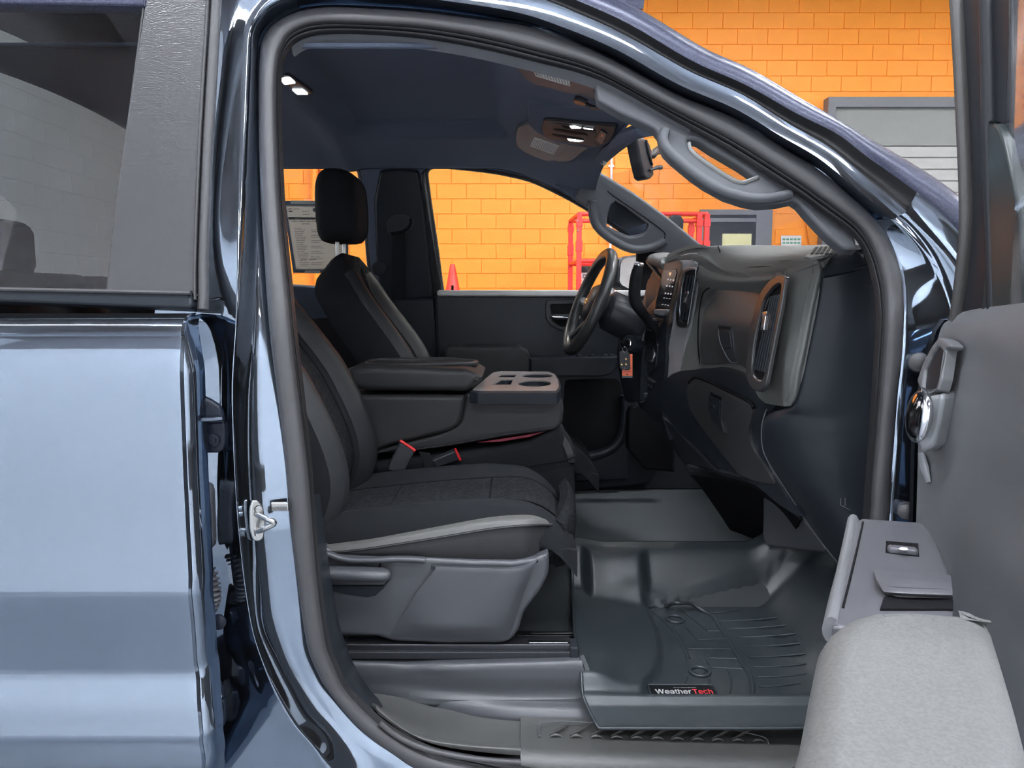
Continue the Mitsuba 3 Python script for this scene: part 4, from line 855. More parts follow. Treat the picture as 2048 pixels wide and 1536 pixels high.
# near side bolster of the passenger cushion: light leatherette band, piping, lower side
b_top = [(632,1086),(690,1076),(750,1068),(850,1050),(950,1033),(1050,1027),(1095,1032),(1118,1046)]
b_pip = [(632,1104),(690,1103),(740,1097),(850,1080),(950,1063),(1040,1052),(1090,1050),(1120,1053)]
b_low = [(632,1112),(700,1113),(760,1116),(850,1121),(950,1124),(1040,1124),(1080,1120),(1106,1108)]
Yb = lambda L, y: [(px_, py_, y + .10 * max(0, (px_ - 1040) / 80) ** 2) for px_, py_ in L]
b_in = [(x, y - 8 if x < 1000 else y - 5) for x, y in b_top]
add(ks_ + '__side_bolster', ppatch([Yb(b_in, -.56), Yb(b_top, -.615), Yb([((a[0]+b[0])/2, a[1]*.6+b[1]*.4) for a, b in zip(b_top, b_pip)], -.660), Yb(b_pip, -.672)], nu=40, nv=14, thick=.02), 'bolster_grey', 60, 'smooth grey side bolster')
add(ks_ + '__side_panel', ppatch([Yb(b_pip, -.670), Yb([((a[0]+b[0])/2, (a[1]+b[1])/2) for a, b in zip(b_pip, b_low)], -.672), Yb(b_low, -.662)], nu=40, nv=8, thick=.02), 'leatherette', 60)
add(ks_ + '__piping', tube([W(x, y, z - .003) for x, y, z in Yb(b_pip, -.672)], .003, 8, 40), 'rubber_black', 40)
st = []
pp = curve([W(x, y - 3.0, z - .001) for x, y, z in Yb(b_pip, -.672)], 160)
for i in range(2, 156, 2): st.append(tube([pp[i], pp[i + 1]], .0011, 5))
add(ks_ + '__stitching', join(*st), 'stitch', 40, kind='stuff')
fr = [(1118,1046),(1132,1030),(1146,1040),(1152,1060),(1148,1085),(1130,1125),(1108,1150),(1098,1140),(1106,1108)]
add(ks_ + '__front_panel', ppatch([[(1112,1040,-.60),(1135,990,-.42),(1128,955,-.2)], [(1128,1052,-.60),(1150,1015,-.42),(1142,975,-.2)], [(1128,1080,-.60),(1150,1065,-.42),(1146,1040,-.2)], [(1112,1135,-.58),(1140,1120,-.42),(1140,1090,-.2)]], thick=.03), 'cloth_insert', 50)
# plastic seat base
sb = PY(-.675)
base = [(600,1085),(640,1088),(660,1100),(690,1107),(735,1112),(850,1116),(960,1121),(1030,1122),(1070,1116),(1097,1105),(1099,1120),(1097,1150),(1083,1180),(1060,1210),(1047,1228),(1038,1262),(1022,1282),(1005,1288),(900,1289),(790,1285),(768,1279),(755,1274),(600,1270)]
add(ks_ + '__base_cover', plate(base, sb, .05, .012, 8), 'plastic_base', 40, 'black plastic seat base cover')
add(ks_ + '__base_relief', patch([[W(*q) for q in ((862,1130,-.682),(1000,1134,-.690),(1030,1133,-.690),(1075,1118,-.682))], [W(*q) for q in ((872,1136,-.692),(1000,1140,-.700),(1030,1140,-.700),(1070,1128,-.690))], [W(*q) for q in ((830,1190,-.690),(990,1195,-.702),(1020,1190,-.700),(1050,1180,-.684))], [W(*q) for q in ((800,1240,-.684),(990,1250,-.698),(1005,1250,-.694),(1030,1240,-.682))], [W(*q) for q in ((780,1270,-.678),(980,1280,-.684),(1000,1280,-.682),(1015,1278,-.678))]], thick=.012), 'plastic_base', 50)
add(ks_ + '__base_ridge', tube([W(*q) for q in ((612,1094,-.683),(645,1104,-.684),(680,1116,-.686),(740,1120,-.686),(800,1118,-.686),(850,1120,-.684))], np.array([[.010, .008]] * 24), 10, 24), 'plastic_base', 50)
add(ks_ + '__recline_lever', loft(np.array([[W(600, 1142, -.70) * (1 - t) + W(782, 1150, -.70) * t + np.array([0, .020 * math.cos(a) * s_, (.016 * math.sin(a) - .004 * (1 - t)) * s_]) for a in np.linspace(0, 2 * math.pi, 14, endpoint=False)] for t, s_ in ((0, 1), (.3, 1.05), (.7, 1.1), (.9, 1.05), (.97, .8), (1, .3))])), 'plastic_base', 50, 'seat recline lever')
add(ks_ + '__lever_cup', plate([(640, 1172), (765, 1172), (782, 1158), (768, 1176), (750, 1192), (735, 1195), (690, 1189), (640, 1178)], PY(-.682), .02, .004), 'plastic', 40)
add(ks_ + '__lever_mark', plate([(757, 1129), (762, 1127), (761, 1144), (757, 1144)], PY(-.680), .006, .001), 'black', 30)
RL = TR + '__seat_rail'
rl = PY(-.66)
add(RL + '__upper_rail', rbox((W(690, 1288, -.65) + W(1140, 1288, -.65)) / 2, [W(1140, 1288, -.65)[0] - W(690, 1288, -.65)[0], .05, .022], .004), 'steel_dark', 30, 'black seat slide rail')
add(RL + '__lower_rail', rbox((W(690, 1302, -.66) + W(1140, 1302, -.66)) / 2, [W(1140, 1302, -.66)[0] - W(690, 1302, -.66)[0], .05, .018], .003), 'plastic_smooth', 30)
add(RL + '__end_cap', rbox(W(1147, 1297, -.66), [.022, .054, .030], .004), 'plastic', 30)
add(RL + '__end_cap', rbox(W(683, 1295, -.66), [.026, .054, .036], .004), 'plastic', 30)
add(RL + '__strip', rbox((W(1055, 1284, -.665) + W(1138, 1285, -.665)) / 2 + [0, 0, .001], [.095, .01, .003], .001), 'steel', 30)
add(RL + '__inner_rail', rbox((W(1030, 1270, -.45) + W(1150, 1272, -.45)) / 2, [.16, .03, .016], .003), 'steel_dark', 30)
add(RL + '__inner_strip', rbox((W(1060, 1266, -.465) + W(1148, 1266, -.465)) / 2, [.115, .008, .004], .001), 'steel', 30)
# ------------------------------------------------------------------ rear bench, seen through the openings
RB_ = TR + '__rear_bench'
for y0, y1 in ((-.72, -.08), (.0, .66)):
    rings = []
    for t, x, z, d in ((0, -1.36, 1.47, .03), (.06, -1.34, 1.47, .08), (.3, -1.30, 1.40, .12), (.7, -1.22, 1.15, .13), (1, -1.15, .95, .12)):
        rings.append([[x + dd, y, z + zz_] for y, dd, zz_ in [(y0 + .02, -d / 2, 0), (y0, 0, 0), (y0 + .03, d / 2, 0), ((y0 + y1) / 2, d / 2 + .01, .0), (y1 - .03, d / 2, 0), (y1, 0, 0), (y1 - .02, -d / 2, 0)]])
    add(RB_ + '__backrest', loft(np.array([curve(r, 30) for r in rings])), 'cloth', 50)
for y in (-.45, .38): add(RB_ + '__headrest', rbox([-1.33, y, 1.53], [.09, .26, .15], .04), 'cloth', 50)
add(RB_ + '__cushion', rbox([-1.03, 0, .88], [.5, 1.4, .16], .05), 'cloth', 50)
# ------------------------------------------------------------------ folding centre seat with armrest
CC = TR + '__center_console'
tag(CC, 'black folding centre console with armrest lid and cup holders')
def ext(L, y0, y1, bevel, mat, name, r=0, smooth=40, label=None):
    return add(CC + '__' + name, plate(L, PY(y0), y1 - y0, bevel, r), mat, smooth, label)
ext([(690,741),(700,735),(735,731),(800,733),(930,737),(946,742),(966,753),(962,762),(938,782),(932,784),(735,782),(700,775)], -.14, .15, .02, 'leatherette', 'armrest_lid', 5, 50, 'padded armrest lid')
e0, e1 = W(985, 734, .15), W(992, 744, .12)
zl = W(800, 733, -.12)[2]
add(CC + '__lid_tray', plate_uv(rounded([(-.40, -.055), (-.19, -.055), (-.15, .06), (-.40, .06)], .03), Plane(np.array([0, 0.02, zl + .001]), np.array([1., 0.02, zl + .001]), np.array([0, 1., zl + .001])), .004, .002), 'plastic_smooth', 40)
add(CC + '__lid_rim', tube([[-.43, -.06, zl + .000], [-.21, -.066, zl + .002], [-.135, -.03, zl - .001], [-.135, .06, zl - .001], [-.21, .09, zl + .002], [-.43, .085, zl + .000]], .010, 10, 40, closed=True), 'leatherette', 50)
ext([(690,790),(928,791),(930,800),(924,840),(916,852),(900,862),(860,872),(775,893),(745,905),(700,905)], -.13, .13, .014, 'leatherette', 'side_panel', 4)
ext([(745,900),(880,866),(912,850),(922,835),(930,786),(960,779),(1112,781),(1124,800),(1128,815),(1126,845),(1116,858),(1106,862),(1000,876),(900,894),(830,903),(775,908)], -.115, .13, .014, 'leatherette', 'body', 5, 50)
tp = Plane(W(960, 778, -.13), W(1110, 778, -.13), W(1000, 743, .17))
ell = lambda cx, cy, rx, ry: [(cx + rx * math.cos(a), cy + ry * math.sin(a)) for a in np.linspace(0, 2 * math.pi, 28, endpoint=False)]
cups = [ell(1069, 766.5, 33, 6.5), ell(1074, 751, 31, 4.2)]
bins = [[(984, 769), (1003, 758), (1026, 758), (1021, 769)], [(995, 754), (1002, 748), (1033, 748), (1029, 754)]]
tray = [(944, 779), (985, 745), (1000, 742), (1095, 743), (1108, 747), (1116, 758), (1118, 772), (1112, 780), (960, 780)]
add(CC + '__cup_holder_tray', plate(tray, tp, .005, .0015, 3, holes=cups + bins, hr=0), 'tray_copper', 30, 'smooth tray with cup holders')
add(CC + '__tray_border', plate([(938, 781), (985, 743), (1000, 740), (1097, 741), (1111, 745), (1120, 758), (1122, 774), (1116, 783), (955, 783)], tp, .035, .003, 3, lift=-.003, holes=cups + bins, hr=0), 'plastic', 35)
for q in cups: add(CC + '__cup_holder', plate(q, tp, .002, 0, lift=-.03), 'black', 40)
for q in bins: add(CC + '__coin_bin', plate(q, tp, .002, 0, lift=-.02), 'black', 40)
st = []
pp = curve([W(x, y, -.118) for x, y in ((828, 899), (900, 889), (1000, 871), (1100, 857), (1114, 851))], 110)
for i in range(0, 108, 2): st.append(tube([pp[i], pp[i + 1]], .001, 5))
add(CC + '__stitching', join(*st), 'stitch', 40, kind='stuff')
add(CC + '__red_tab', plate([(955, 885), (1040, 872), (1095, 862), (1060, 874), (1000, 884)], PY(-.10), .01, .002), 'dark_red', 35, 'dark red edge of fabric')
CS2 = TR + '__center_seat'
add(CS2 + '__cushion', plate([(740,925),(870,912),(1000,896),(1060,884),(1108,860),(1120,852),(1128,860),(1140,885),(1147,915),(1151,960),(1152,1050),(1146,1110),(1040,1130),(760,1020)], PY(-.115), .25, .02, 6), 'cloth', 50, 'dark cloth centre seat cushion')
add(CS2 + '__cushion_cap', ppatch([[(1112,858,-.10),(1122,858,.0),(1124,858,.12)], [(1128,870,-.11),(1134,868,.0),(1134,866,.12)], [(1144,900,-.125),(1148,895,0),(1146,890,.12)], [(1149,925,-.125),(1152,922,0),(1150,918,.12)]], thick=.02), 'leatherette', 50)
add(CS2 + '__seam', tube([W(x, y, -.128) for x, y in ((1000, 938), (1080, 928), (1140, 917), (1151, 913))], .0022, 6, 24), 'black', 40)
# seat belt buckles
BK = key_for(TR + '__belt_buckle'); tag(BK, 'black seat belt buckle with red button')
bq = Plane(W(780, 930, -.19), W(830, 905, -.17), W(800, 890, -.18))
add(BK + '__body', plate([(801, 884), (831, 902), (806, 950), (802, 951), (776, 940), (779, 930)], bq, .022, .005, 3), 'plastic_smooth', 40)
add(BK + '__button', plate([(799, 883), (803, 880), (832, 899), (830, 904)], bq, .018, .002, 1, lift=.003), 'red', 35, 'red release button')
add(BK + '__strap', plate([(783, 941), (800, 949), (790, 985), (765, 985)], bq, .010, .003), 'cloth', 40)
BK = key_for(TR + '__belt_buckle')
bq = Plane(W(870, 920, -.15), W(920, 905, -.14), W(900, 890, -.15))
add(BK + '__body', plate([(864, 922), (910, 902), (921, 920), (872, 936)], bq, .022, .004, 2), 'plastic_smooth', 40)
add(BK + '__button', plate([(909, 900), (913, 900), (923, 920), (919, 922)], bq, .018, .0015, lift=.002), 'red', 35, 'red release button')
add(BK + '__strap', plate([(838, 905), (860, 908), (872, 940), (852, 945)], bq, .010, .003), 'cloth', 40)
add(TR + '__seat_base_bracket', plate([(700, 968), (730, 958), (765, 968), (740, 985), (705, 990)], PY(-.2), .02, .004), 'trim_grey', 40)

# ------------------------------------------------------------------ dashboard
DB = TR + '__dashboard'
def Yd(px): return float(np.interp(px, [1280, 1300, 1330, 1355, 1400, 1530, 1600, 1645], [.44, .34, .20, .10, -.04, -.44, -.62, -.68]))
D = lambda L, o=0.0: [(x, y, Yd(x) + o) for x, y in L]
# top pad from the crest forward to the windscreen base
crest = [W(1340,518,.16), W(1372,502,.06), W(1400,495,-.02), W(1440,491,-.10), W(1500,490,-.2), W(1580,491,-.34), W(1640,490,-.48), W(1690,490,-.62)]
front = [p + np.array([.42 if i < 6 else .34, .0, -.10]) for i, p in enumerate(crest)]
lip = D([(1343,520),(1372,508),(1398,508),(1440,528),(1510,540),(1575,530),(1612,521),(1650,520)])
lipm = D([(1342,519),(1372,505),(1399,501),(1440,510),(1505,516),(1578,512),(1626,506),(1668,506)], .02)
face_rows = [D([(1396,528),(1435,546),(1505,553),(1570,545),(1600,540)]),
        D([(1393,552),(1420,564),(1500,567),(1535,564),(1548,560)]),
        D([(1388,577),(1412,574),(1500,576),(1534,574),(1548,570)], .034),
        D([(1386,590),(1410,590),(1500,592),(1533,592),(1547,584)], .075),
        D([(1380,640),(1402,636),(1450,630),(1532,620),(1545,615)], .034),
        D([(1370,700),(1400,700),(1450,695),(1512,690),(1530,690)], .010),
        D([(1361,742),(1403,738),(1440,734),(1502,750),(1520,758)], -.012)]
add(DB, patch([front, [(a + b) / 2 + np.array([0, 0, .02]) for a, b in zip(front, crest)], crest, WP(lipm), WP(lip)] + [WP(r_) for r_ in face_rows], nu=56, nv=80, thick=.015), 'dash_top', 45, 'black moulded dashboard')
pad = D([(1452,490),(1460,508),(1450,533),(1520,534),(1570,528),(1598,515)])
gl = [(1436,493),(1441,505),(1446,518),(1452,530),(1460,534),(1510,534),(1560,532),(1578,527),(1592,518),(1604,511)]
add(DB + '__airbag_seam', tube([W(x, y, Yd(x) + (.03 if y < 525 else .006)) for x, y in gl], .0022, 6, 40), 'black', 40)
add(DB + '__airbag_text', join(plate([(1560,522.5),(1582,520.5),(1582,521.6),(1560,523.6)], Plane(W(*D([(1560,522)])[0]), W(*D([(1590,520)])[0]), W(1570, 515, Yd(1570) + .02)), .001, 0, lift=.003)), 'ink', False)
GB = TR + '__upper_glove_box'
gd = [D([(1425,581),(1440,579.5),(1490,583),(1533,588)], .055), D([(1415,592),(1440,588),(1490,591),(1531,596)], .046), D([(1405,640),(1430,636),(1490,636),(1522,640)], .006), D([(1400,690),(1425,690),(1480,690),(1510,695)], -.022), D([(1403,728),(1425,727),(1470,727),(1503,748)], -.040)]
add(GB + '__door', ppatch(gd, nu=30, nv=30, thick=.015), 'glove_plastic', 45, 'upper glove box door')
add(GB + '__gap', tube([W(*q) for q in D([(1418,576),(1404,592),(1397,640),(1396,690),(1402,738)], -.002)], .0024, 6, 30), 'black', 40)
gpl = Plane(W(1440, 660, Yd(1440) - .010), W(1466, 660, Yd(1466) - .010), W(1460, 720, Yd(1460) - .042))
add(GB + '__latch_recess', plate([(1438,651),(1444,649),(1463,652),(1466,662),(1470,700),(1478,727),(1461,722),(1448,705),(1440,680)], gpl, .01, .002, 2, lift=.004), 'plastic_smooth', 35)
add(GB + '__latch_slot', plate([(1440,652),(1464,655),(1464,659),(1441,657)], gpl, .004, 0, lift=.0055), 'black', False)
add(GB + '__latch', plate([(1443,660),(1463,662),(1467,696),(1452,698),(1445,680)], gpl, .008, .002, 2, lift=.007), 'plastic', 35, 'glove box latch')
add(GB + '__latch_lip', tube([gpl.at(x, y, .006) for x, y in ((1441,660),(1444,685),(1453,706),(1463,722),(1478,726))], .0016, 6, 20), 'trim_grey', 40)
# vent pod at the near end
VP = TR + '__passenger_vent'
podL = [(1604,515),(1575,545),(1548,562),(1530,600),(1514,660),(1507,720),(1509,770),(1518,800),(1535,812)]
podM = [(1640,521),(1640,560),(1612,640),(1595,700),(1585,760),(1580,800),(1572,815)]
def pod(rows, **k): return ppatch(rows, **k)
rows = [[(1590,522,-.57),(1615,520,-.63),(1636,522,-.675),(1645,528,-.672)],
        [(1566,548,-.555),(1600,545,-.62),(1636,545,-.685),(1645,552,-.675)],
        [(1540,580,-.52),(1585,580,-.61),(1628,582,-.690),(1636,584,-.680)],
        [(1524,630,-.49),(1572,632,-.60),(1618,634,-.692),(1625,636,-.680)],
        [(1512,690,-.46),(1556,692,-.58),(1606,694,-.692),(1614,696,-.680)],
        [(1508,740,-.46),(1550,742,-.57),(1595,742,-.690),(1604,744,-.678)],
        [(1512,785,-.47),(1550,790,-.56),(1588,790,-.682),(1597,792,-.670)],
        [(1530,806,-.50),(1555,811,-.56),(1580,812,-.66),(1588,808,-.655)]]
add(VP + '__pod', ppatch(rows, nu=30, nv=40, thick=.02), 'dash_top', 50, 'upright pod round the passenger air vent')
vpl = Plane(W(1595, 560, -.632), W(1580, 640, -.632), W(1530, 700, -.50))
ring = [(1560,566),(1575,556),(1590,554),(1596,558),(1592,580),(1582,640),(1570,700),(1558,760),(1548,783),(1536,786),(1524,778),(1516,760),(1514,730),(1518,690),(1526,640),(1540,596)]
ring2 = [(1564,584),(1577,573),(1586,573),(1584,595),(1574,650),(1562,710),(1553,752),(1546,764),(1536,762),(1528,752),(1526,730),(1530,690),(1538,650),(1550,605)]
add(VP + '__rim', plate(ring, vpl, .01, .004, lift=.030, holes=[ring2], smooth=True), 'trim_gloss', 40, 'vent rim')
add(VP + '__rim_inner', tube([vpl.at(x, y, .024) for x, y in ring2], .003, 8, 80, closed=True), 'plastic_smooth', 40)
add(VP + '__cavity', plate(ring2, vpl, .004, 0, lift=.020, smooth=True), 'black', 40)
for i in range(5):
    t = i / 4.
    a = np.array([1567, 596]) * (1 - t) + np.array([1585, 592]) * t; b = np.array([1533, 742]) * (1 - t) + np.array([1553, 748]) * t
    add(VP + '__slat', tube([vpl.at(*(a + (b - a) * s), .025) for s in (0, .5, 1)], np.array([[.007, .0016]] * 3), 8, flat=vpl.n), 'plastic', 40)
add(VP + '__knob', plate([(1552,628),(1560,626),(1563,630),(1560,636),(1557,655),(1556,664),(1551,668),(1548,664),(1550,655),(1552,640)], vpl, .008, .002, 1, lift=.036), 'chrome', 40, 'bright vent tab')
add(VP + '__knob_back', plate([(1554,632),(1566,630),(1566,660),(1556,668)], vpl, .006, .002, 1, lift=.031), 'plastic_smooth', 40)
add(VP + '__bezel_band', plate([(1528,752),(1536,762),(1546,764),(1553,752),(1550,774),(1540,780),(1530,776),(1522,766)], vpl, .006, .002, 1, lift=.028), 'silver_plastic', 40)
# end panel and lower knee panel
seam = [(1645,556),(1636,590),(1624,650),(1612,705),(1600,760),(1586,800),(1572,820)]
rows = [[(1642,554,-.676),(1650,556,-.688),(1700,545,-.70),(1741,534,-.70)],
        [(1632,610,-.674),(1642,612,-.690),(1700,605,-.705),(1754,600,-.705)],
        [(1618,680,-.672),(1628,682,-.690),(1700,680,-.71),(1757,680,-.71)],
        [(1604,745,-.668),(1614,748,-.688),(1690,750,-.71),(1754,750,-.71)],
        [(1584,806,-.64),(1600,812,-.684),(1680,815,-.71),(1750,815,-.71)],
        [(1530,836,-.52),(1582,850,-.66),(1670,860,-.71),(1746,860,-.71)],
        [(1523,870,-.50),(1584,884,-.655),(1665,890,-.71),(1743,890,-.71)],
        [(1532,915,-.50),(1598,930,-.66),(1665,935,-.71),(1740,935,-.71)],
        [(1566,970,-.52),(1626,985,-.67),(1680,985,-.71),(1736,985,-.71)],
        [(1625,1060,-.56),(1672,1060,-.68),(1700,1058,-.71),(1730,1050,-.71)],
        [(1680,1130,-.60),(1700,1128,-.68),(1712,1125,-.71),(1724,1120,-.71)]]
add(DB + '__end_panel', ppatch(rows, nu=36, nv=50, thick=.015), 'plastic', 50, 'flat black end panel')
add(DB + '__end_top', ppatch([[(1655,510,-.60),(1680,498,-.62),(1700,495,-.66),(1716,500,-.69)], [(1645,524,-.66),(1672,515,-.67),(1705,514,-.69),(1730,520,-.70)], [(1647,552,-.688),(1680,546,-.70),(1710,539,-.705),(1742,530,-.705)]], thick=.012), 'plastic', 50)
add(DB + '__end_seam', tube([W(x, y, z) for x, y, z in ((1648,553,-.692),(1680,547,-.704),(1710,540,-.709),(1742,531,-.708))], .002, 6, 24), 'black', 40)
add(DB + '__lower_seam', tube([W(x, y, z) for x, y, z in ((1534,818,-.525),(1524,850,-.508),(1523,868,-.505),(1532,915,-.505),(1566,970,-.525),(1625,1060,-.565),(1680,1130,-.605))], .0018, 6, 40), 'trim_grey', 40)
e = Plane(W(1690, 990, -.712), W(1720, 990, -.712), W(1700, 1020, -.712))
add(DB + '__emblem', join(*[tube([e.at(x, y, .001) for x, y in L], .0011, 6) for L in ([(1681,997),(1681,1010),(1700,1020),(1719,1009),(1720,994)], [(1690,996),(1690,1012)], [(1697,996),(1697,1004),(1704,1004)], [(1704,996),(1704,1012)])]), 'trim_grey', 40, 'raised shield emblem', )
lowL = [(1328,768),(1322,800),(1328,826),(1348,852),(1382,890),(1434,942)]
rows = [D([(1361,742),(1400,733),(1440,730),(1502,752),(1545,790)], .0),
        D([(1332,760),(1375,752),(1430,750),(1505,780),(1540,806)], -.02),
        D([(1322,795),(1370,790),(1430,790),(1505,815),(1532,826)], -.03),
        D([(1327,826),(1375,826),(1440,830),(1500,850),(1523,858)], -.02),
        D([(1348,853),(1400,862),(1450,870),(1500,890),(1528,905)], .0),
        D([(1382,890),(1430,900),(1480,920),(1520,940),(1550,955)], .02),
        D([(1434,942),(1470,950),(1510,970),(1560,1010),(1600,1035)], .04)]
add(DB + '__knee_panel', ppatch(rows, nu=44, nv=44, thick=.015), 'plastic', 50)
add(DB + '__underside', ppatch([D([(1320,835),(1345,852),(1382,892),(1430,941)], .004), D([(1322,850),(1340,870),(1365,905),(1385,930)], .05), D([(1325,862),(1345,895),(1366,925),(1380,936)], .09)], nu=24, nv=10, thick=.01), 'plastic_smooth', 45)
add(DB + '__underside', ppatch([D([(1372,932),(1400,938),(1432,942),(1480,955)], .03), D([(1376,942),(1410,948),(1440,952),(1500,965)], .10)], nu=20, nv=6, thick=.01), 'plastic_smooth', 45)
LG = TR + '__lower_glove_box'
gd = [D([(1390,757),(1412,764),(1450,783),(1503,809)], -.044), D([(1378,768),(1412,774),(1450,790),(1505,818)], -.050), D([(1373,790),(1410,800),(1450,812),(1502,836)], -.050), D([(1381,820),(1410,826),(1450,838),(1497,858)], -.042), D([(1412,866),(1440,872),(1470,884),(1504,894)], -.018), D([(1450,915),(1475,922),(1505,935),(1538,948)], .004), D([(1477,948),(1490,954),(1520,964),(1550,968)], .018)]
add(LG + '__door', ppatch(gd, nu=30, nv=30, thick=.02), 'glove_plastic', 50, 'lower glove box door')
add(LG + '__gap', tube([W(*q) for q in D([(1378,766),(1392,754),(1412,760),(1450,779),(1500,804),(1507,816)], -.046)], .005, 8, 40), 'black', 40)
lpl = Plane(W(1420, 790, Yd(1420) - .052), W(1447, 800, Yd(1447) - .052), W(1440, 860, Yd(1440) - .036))
add(LG + '__latch_recess', plate([(1422,785),(1427,784),(1446,797),(1446,812),(1444,842),(1451,866),(1438,852),(1424,836),(1418,815),(1419,795)], lpl, .008, .002, 2, lift=.004), 'plastic_smooth', 35)
add(LG + '__latch_slot', plate([(1424,784),(1446,795),(1446,800),(1425,789)], lpl, .003, 0, lift=.006), 'black', False)
add(LG + '__latch', plate([(1424,792),(1444,801),(1442,838),(1431,836),(1424,822)], lpl, .006, .0015, 2, lift=.007), 'plastic', 35, 'glove box latch')
add(LG + '__lock', lathe([(0, 0), (.006, 0), (.006, .002), (.003, .003), (0, .002)], lpl.at(1431, 812, .008), lpl.n, 20), 'steel', 40, 'small round lock')
# trim piece under the dash
part('foot_well_panel', plate([(1524,990),(1532,984),(1580,1010),(1640,1070),(1658,1100),(1650,1107),(1540,1096),(1527,1088),(1523,1075)], Plane(W(1530, 990, -.16), W(1530, 1090, -.14), W(1650, 1100, -.30)), .03, .012, 6), 'trim_dark', 40, 'grey foot well panel')
part('blower_housing', ppatch([[(1380,950,.0),(1450,960,-.1),(1530,985,-.2),(1600,1040,-.3)], [(1420,1000,.1),(1480,1010,.02),(1530,1040,-.05),(1600,1080,-.2)], [(1460,1060,.12),(1500,1075,.05),(1540,1090,-.05),(1640,1100,-.25)]], thick=.01), 'black', 40)
# defroster grille at the end of the dash top
gpn = Plane(W(1625, 519, -.70), W(1660, 514, -.72), W(1672, 499, -.655))
add(TR + '__defroster_grille__frame', plate([(1608,520),(1640,502),(1668,497),(1676,501),(1670,509),(1648,518),(1620,522)], gpn, .006, .002, 3, lift=.008), 'dash_top', 35)
for i in range(5):
    x = 1622 + i * 9.5
    add(TR + '__defroster_grille__slot', plate([(x, 515.5), (x + 5.5, 515.5), (x + 15, 501 - i * .3), (x + 10, 501.5 - i * .3)], gpn, .002, 0, lift=.0095), 'black', False)
# centre stack
CSK = TR + '__center_stack'
stk = [(1288,668),(1300,650),(1316,600),(1325,545),(1332,528),(1345,518),(1372,506),(1396,507)]
rows = [D([(1330,536),(1338,528),(1350,524)], .01), D([(1327,548),(1338,548),(1348,548)]), D([(1318,590),(1330,595),(1342,600)]), D([(1308,625),(1320,632),(1334,640)]), D([(1296,652),(1314,668),(1332,690)], -.01),
        D([(1286,690),(1305,710),(1330,735)], -.015), D([(1278,740),(1300,760),(1325,790)], -.01), D([(1274,785),(1298,805),(1324,825)], .0), D([(1285,812),(1312,850),(1340,880)], .02)]
add(CSK + '__face', ppatch(rows, nu=24, nv=40, thick=.02), 'plastic', 50, 'centre stack')
rows = [D([(1344,523),(1368,509),(1396,507)], .0), D([(1362,540),(1378,535),(1394,540)], -.004), D([(1358,590),(1372,590),(1388,590)], .004), D([(1345,650),(1360,655),(1378,650)], .004), D([(1338,690),(1354,690),(1370,690)], .004), D([(1338,720),(1350,722),(1363,722)], .006), D([(1335,758),(1346,752),(1359,744)], .006)]
add(CSK + '__silver_surround', ppatch(rows, nu=20, nv=36, thick=.012), 'surround_silver', 50, 'silver surround of the centre vent')
spl = Plane(W(1330, 545, Yd(1330) - .004), W(1350, 548, Yd(1350) - .006), W(1318, 640, Yd(1318) - .002))
add(CSK + '__screen_frame', plate([(1332,526),(1338,522),(1358,521),(1364,528),(1363,545),(1352,590),(1343,620),(1340,645),(1336,654),(1334,640),(1341,615),(1312,612),(1318,590),(1325,550)], spl, .012, .003, 2, lift=.004), 'copper_plastic', 40, 'brown reflecting screen frame')
add(CSK + '__screen', plate([(1331,540),(1355,538),(1357,545),(1342,608),(1340,612),(1314,612),(1316,600),(1326,560)], spl, .004, .001, 1, lift=.0065), 'screen', 30, 'dark touch screen')
ic = []
for j, (y0, x0) in enumerate(((557, 1339), (570, 1337), (585, 1334), (595, 1331), (608, 1328))):
    for i in range(3):
        x, y = x0 + i * 5.4, y0 + i * .8; w_, h_ = (2.2, 3.0) if j < 3 else (3, 1.4)
        ic.append((x, y, w_, h_))
for x, y, w_, h_ in ic:
    kd = key_for(CSK + '__screen_icon'); scene[kd] = {**mikit.ply(plate([(x, y), (x + w_, y), (x + w_ - .6, y + h_), (x - .6, y + h_)], spl, .001, 0, lift=.0075), 'icon'), 'emitter': {'type': 'area', 'radiance': rgb(.30, .28, .30)}}
kd = key_for(CSK + '__screen_icon'); scene[kd] = {**mikit.ply(plate([(1342, 545), (1347, 545), (1344, 552)], spl, .001, 0, lift=.0075), 'icon'), 'emitter': {'type': 'area', 'radiance': rgb(.8, .4, .1)}}
# centre vent
cvp = Plane(W(1370, 545, Yd(1370) - .008), W(1392, 545, Yd(1392) - .010), W(1358, 650, Yd(1358) - .004))
vo = [(1368,540),(1380,533),(1395,533),(1394,550),(1386,600),(1378,650),(1374,656),(1362,656),(1356,650),(1354,630),(1357,590),(1362,556)]
vi = [(1373,546),(1384,541),(1395,541),(1393,560),(1384,610),(1377,640),(1370,645),(1364,640),(1362,620),(1366,575)]
add(CSK + '__vent_rim', plate(vo, cvp, .01, .003, 3, lift=.006, holes=[vi]), 'chrome_dull', 40, 'silver centre vent rim')
add(CSK + '__vent_cavity', plate(vi, cvp, .004, 0, 2, lift=.001), 'black', 40)
for i in range(3):
    a, b = np.array([1380 + i * 6, 550]), np.array([1364 + i * 5.5, 640])
    add(CSK + '__vent_slat', tube([cvp.at(*(a + (b - a) * s), .004) for s in (0, .5, 1)], np.array([[.006, .0015]] * 3), 8, flat=cvp.n), 'plastic', 40)
add(CSK + '__vent_knob', plate([(1376,584),(1382,582),(1382,588),(1378,600),(1376,606),(1372,605)], cvp, .008, .002, 1, lift=.011), 'chrome', 40, 'bright vent tab')
add(CSK + '__vent_knob_back', plate([(1382,584),(1388,584),(1380,622),(1372,628),(1371,610)], cvp, .008, .002, 1, lift=.009), 'plastic_gloss', 40)
